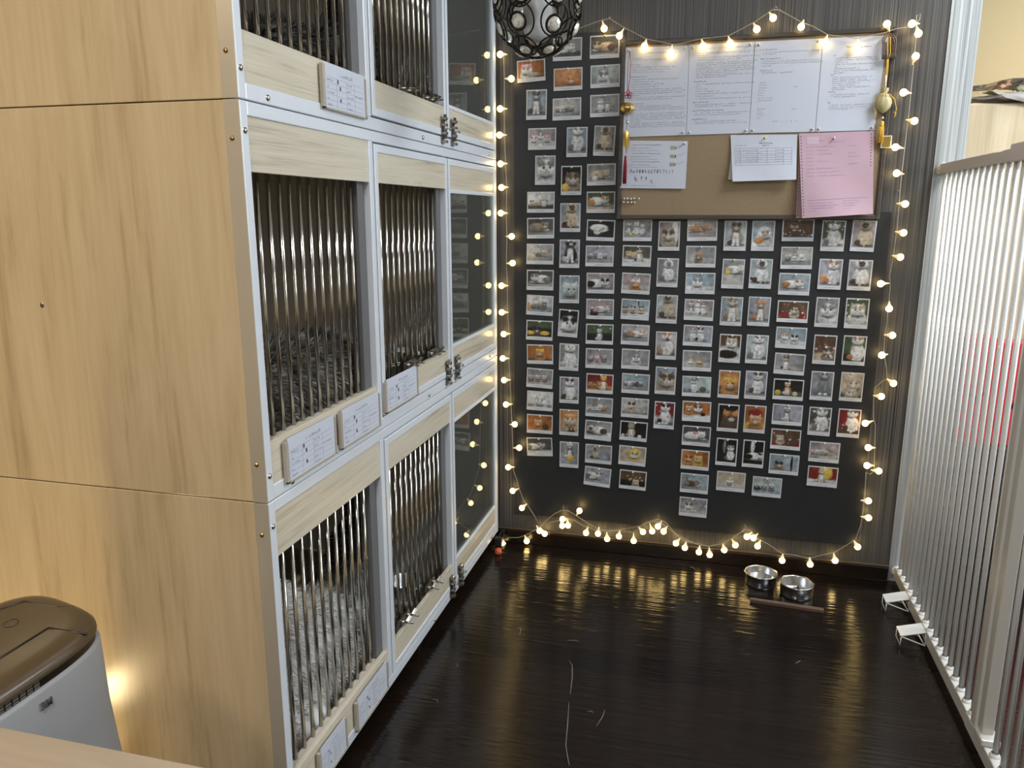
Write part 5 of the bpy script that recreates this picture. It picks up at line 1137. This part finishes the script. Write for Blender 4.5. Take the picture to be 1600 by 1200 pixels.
# ------------------------------------------------------------------ air purifier and desk in the near corner
PX, PY0, PA, PB = -.323, -2.057, .105, .195
t = thing('air_purifier', 'grey-white air purifier with smoked brown top in the near left corner', 'air purifier', (PX, PY0, 0))
def sup(n, a, b, cx, cy, e=2.6):
    out = []
    for i in range(n):
        th = 2*math.pi*i/n; c_, s_ = math.cos(th), math.sin(th); out.append((cx+a*math.copysign(abs(c_)**(2/e), c_), cy+b*math.copysign(abs(s_)**(2/e), s_)))
    return out
N = 72
TL = .224
def loft(k, secs, close_top=True, smooth=True):
    vs = []
    for z, a, b, tilt, e in secs:
        for x, y in sup(N, a, b, PX, PY0, e): vs.append((x, y, z-(x-PX)*tilt))
    k.add(vs, [(i*N+j, i*N+(j+1) % N, (i+1)*N+(j+1) % N, (i+1)*N+j) for i in range(len(secs)-1) for j in range(N)], smooth)
    if close_top: n0 = len(k.v)-N; k.f.append([n0+j for j in range(N)]); k.m.append(k.mi); k.sm.append(smooth)
k = MB(); loft(k, [(.004, .120, .205, 0, 3.2), (.02, .134, .222, 0, 3.2), (.25, .124, .212, 0, 3.3), (.45, .108, .199, 0, 3.4), (.598, PA, PB, TL, 3.5), (.604, PA-.004, PB-.004, TL, 3.5)]); k.build('body', M['purifier'], t)
k = MB(); loft(k, [(.602, PA-.006, PB-.006, TL, 3.5), (.622, PA-.006, PB-.006, TL, 3.5)], False); k.build('air_outlet_band', M['purifier_dark'], t)
k = MB(); loft(k, [(.620, PA-.003, PB-.003, TL, 3.5), (.626, PA-.003, PB-.003, TL, 3.4), (.633, PA-.009, PB-.009, TL, 3.3), (.637, PA-.018, PB-.018, TL, 3.0), (.639, PA-.04, PB-.04, TL, 2.7)]); k.build('top_cover', M['purifier_top'], t)
def topz(x): return .6393-(x-PX)*TL
k = MB(); sx = PX+.035
k.tube([(sx, PY0-.17, topz(sx)-.001), (sx, PY0+.105, topz(sx)), (PX+.092, PY0+.130, topz(PX+.092)-.005)], .0022, 6); k.tube([(PX-.075, PY0+.08, topz(PX-.075)), (PX-.055, PY0+.145, topz(PX-.055)-.001), (PX+.0, PY0+.160, topz(PX)-.001), (PX+.02, PY0+.180, topz(PX+.02)-.004)], .0012, 6); k.build('seam', M['purifier_dark'], t)
for i in range(4):
    k = MB(); c0 = Vector((PX-.022, PY0+.085-i*.042, topz(PX-.022)+.0003)); k.tube([c0+Vector((.009*math.cos(a), .013*math.sin(a), -TL*.009*math.cos(a))) for a in [2*math.pi*j/20 for j in range(20)]], .0011, 6, closed=True); k.build('button', M['purifier_top'], t)
M['grey_slot'] = simple('grille_grey', (.10, .09, .08), .4)
k = MB()
for r_ in range(3):
    for j in range(14):
        y = PY0-.165+j*.0135; e = 3.5; a, b = PA-.006, PB-.006; yy = abs((y-PY0)/b)
        if yy > .85: continue
        x = PX+a*(1-yy**e)**(1/e); zz = .6065+r_*.0055-(x-PX)*TL
        k.bbox(x-.003, x+.0008, y-.0055, y+.0055, zz-.0018, zz+.0018, .0006)
k.build('grille', M['grey_slot'], t)
cu = bpy.data.curves.new('logo', 'FONT'); cu.body = '3M'; cu.size = .0185; cu.extrude = .0004; cu.offset = .0007; cu.align_x = 'CENTER'
o = bpy.data.objects.new('logo_tmp', cu); col.objects.link(o); dg = bpy.context.evaluated_depsgraph_get(); me = bpy.data.meshes.new_from_object(o.evaluated_get(dg), depsgraph=dg); bpy.data.objects.remove(o)
p = at(73, 1097, 0, PX+PA+.004); me.materials.clear(); me.materials.append(M['ink'])
mt = Matrix.Translation(Vector((PX+PA+.0042, p.y, p.z-.009))-Vector((PX, PY0, 0))) @ Matrix(((0, 0, 1, 0), (1, 0, 0, 0), (0, 1, 0, 0), (0, 0, 0, 1)))
me.transform(mt); o = bpy.data.objects.new('logo', me); col.objects.link(o); o.parent = t; tag(o, 'dark grey 3M lettering')
# desk
t = thing('desk', 'pale wood desk top filling the bottom left corner of the view', 'desk', (-.3, -2.7, 0))
k = MB(); k.bbox(-1.1, .345, -3.05, -2.317, .722, .75, .003); k.build('desk_top', M['desk'], t)
for x, y in ((-1.05, -3.0), (.29, -3.0), (-1.05, -2.37), (.29, -2.37)): k = MB(); k.bbox(x-.02, x+.02, y-.02, y+.02, 0, .722, .002); k.build('leg', M['lamp_metal'], t)

# ------------------------------------------------------------------ pendant lamp, bronze rings set with crystals
PC = at(840, 8, 1, -.95); PR_ = .120*1.0
dist = (PC-CAM).dot(CF); PR_ = 69*dist/FPX
t = thing('pendant_lamp', 'bronze ring pendant lamp set with round crystals, cut by the upper edge', 'lamp', PC)
rg = random.Random(12)
def onsphere(th, ph): return Vector((math.sin(th)*math.cos(ph), math.sin(th)*math.sin(ph), math.cos(th)))
HS = 1.12
rings = []; crys = []
toC = (CAM-PC); phc = math.atan2(toC.y, toC.x)
for row, (th, n, rr) in enumerate(((2.62, 5, .30), (2.02, 7, .34), (1.46, 8, .34), (.92, 7, .33), (.48, 4, .26))):
    for i in range(n): rings.append((th, phc+(i+.5)*2*math.pi/n, rr))
k = MB(); kc = []
for th, ph, rr in rings:
    d = onsphere(th, ph); a = d.cross(Vector((0, 0, 1))).normalized(); b = a.cross(d)
    P = []
    for j in range(24):
        an = 2*math.pi*j/24; q_ = (d+(a*math.cos(an)+b*math.sin(an))*rr).normalized(); P.append(PC+Vector((q_.x, q_.y, q_.z*HS))*PR_)
    k.tube(P, .0022, 6, closed=True)
    off = rg.uniform(-.12, .12); q0_ = (d+a*off*.6-b*rg.uniform(.02, .12)).normalized(); cpos = PC+Vector((q0_.x, q0_.y, q0_.z*HS))*PR_*.985
    ri = rr*.54*PR_; k.tube([cpos+(a*math.cos(2*math.pi*j/20)+b*math.sin(2*math.pi*j/20))*ri for j in range(20)], .0030, 6, closed=True)
    kc.append((cpos, d, ri*.93))
k.tube([PC+Vector((0, 0, PR_*HS)), (PC.x, PC.y, 2.69)], .003, 8); k.build('ring_cage', M['lamp_metal'], t)
for cpos, d, ri in kc:
    k = MB(); k.lathe([(0, -.009), (ri*.55, -.006), (ri, 0), (ri*.78, .004), (ri*.45, .0065), (0, .0072)], cpos, d, 8, smooth=False); k.build('crystal', M['crystal'], t)
k = MB(); k.lathe([(0, -.085), (.018, -.083), (.032, -.072), (.036, -.05), (.036, .07), (.026, .09), (.0, .095)], PC, n=24); k.build('glass_shade', M['frosted'], t)
k = MB(); k.lathe([(0, 2.699-PC.z), (.05, 2.699-PC.z), (.05, 2.68-PC.z), (.0, 2.672-PC.z)], PC, n=20); k.build('ceiling_rose', M['lamp_metal'], t)

# ------------------------------------------------------------------ lamps that light the place, outside the view
M['led'] = simple('led_diffuser', (.9, .9, .9), .5, emit=(.9, .95, 1), es=5)
for i, (x, y, s, lb) in enumerate(((2.15, -.75, .62, 'square ceiling panel light over the fence'), (.55, -3.3, .62, 'square ceiling panel light behind the viewer'), (2.6, .3, .52, 'small square ceiling light before the cabinet'))):
    t = thing('ceiling_light', lb, 'light', (x, y, 2.69), 'ceiling panel lights'); s /= 2
    k = MB(); k.bbox(x-s-.02, x+s+.02, y-s-.02, y-s, 2.668, 2.699, .002); k.bbox(x-s-.02, x+s+.02, y+s, y+s+.02, 2.668, 2.699, .002); k.bbox(x-s-.02, x-s, y-s, y+s, 2.668, 2.699, .002); k.bbox(x+s, x+s+.02, y-s, y+s, 2.668, 2.699, .002); k.build('frame', M['alu'], t)
    k = MB(); k.box(x-s, x+s, y-s, y+s, 2.676, 2.682); k.build('diffuser', M['led'], t)
M['warm_globe'] = simple('warm_globe', (.9, .8, .6), .4, emit=(1, .72, .38), es=9)
t = thing('floor_lamp', 'low warm globe lamp on the floor left of the air purifier', 'lamp', (-.50, -2.36, 0))
k = MB(); k.lathe([(0, 0), (.05, 0), (.05, .012), (.015, .02), (.012, .06)], (-.50, -2.36, 0), n=20); k.build('base', M['lamp_metal'], t)
k = MB(); k.ball((-.50, -2.36, .12), .032, 16, 10); k.lathe([(.009, -.062), (.010, -.028)], (-.50, -2.36, .12), n=12); k.build('globe', M['warm_globe'], t)
t = thing('night_light', 'small warm night light on the floor behind the air purifier', 'lamp', (-.74, -2.02, 0))
k = MB(); k.bbox(-.80, -.68, -2.04, -2.00, 0, .035, .004); k.build('base', M['lamp_metal'], t); k = MB(); k.tube([(-.79, -2.02, .046), (-.69, -2.02, .046)], .010, 12); k.build('light_tube', simple('warm_tube', (.9, .8, .6), .4, emit=(1, .8, .45), es=60), t)
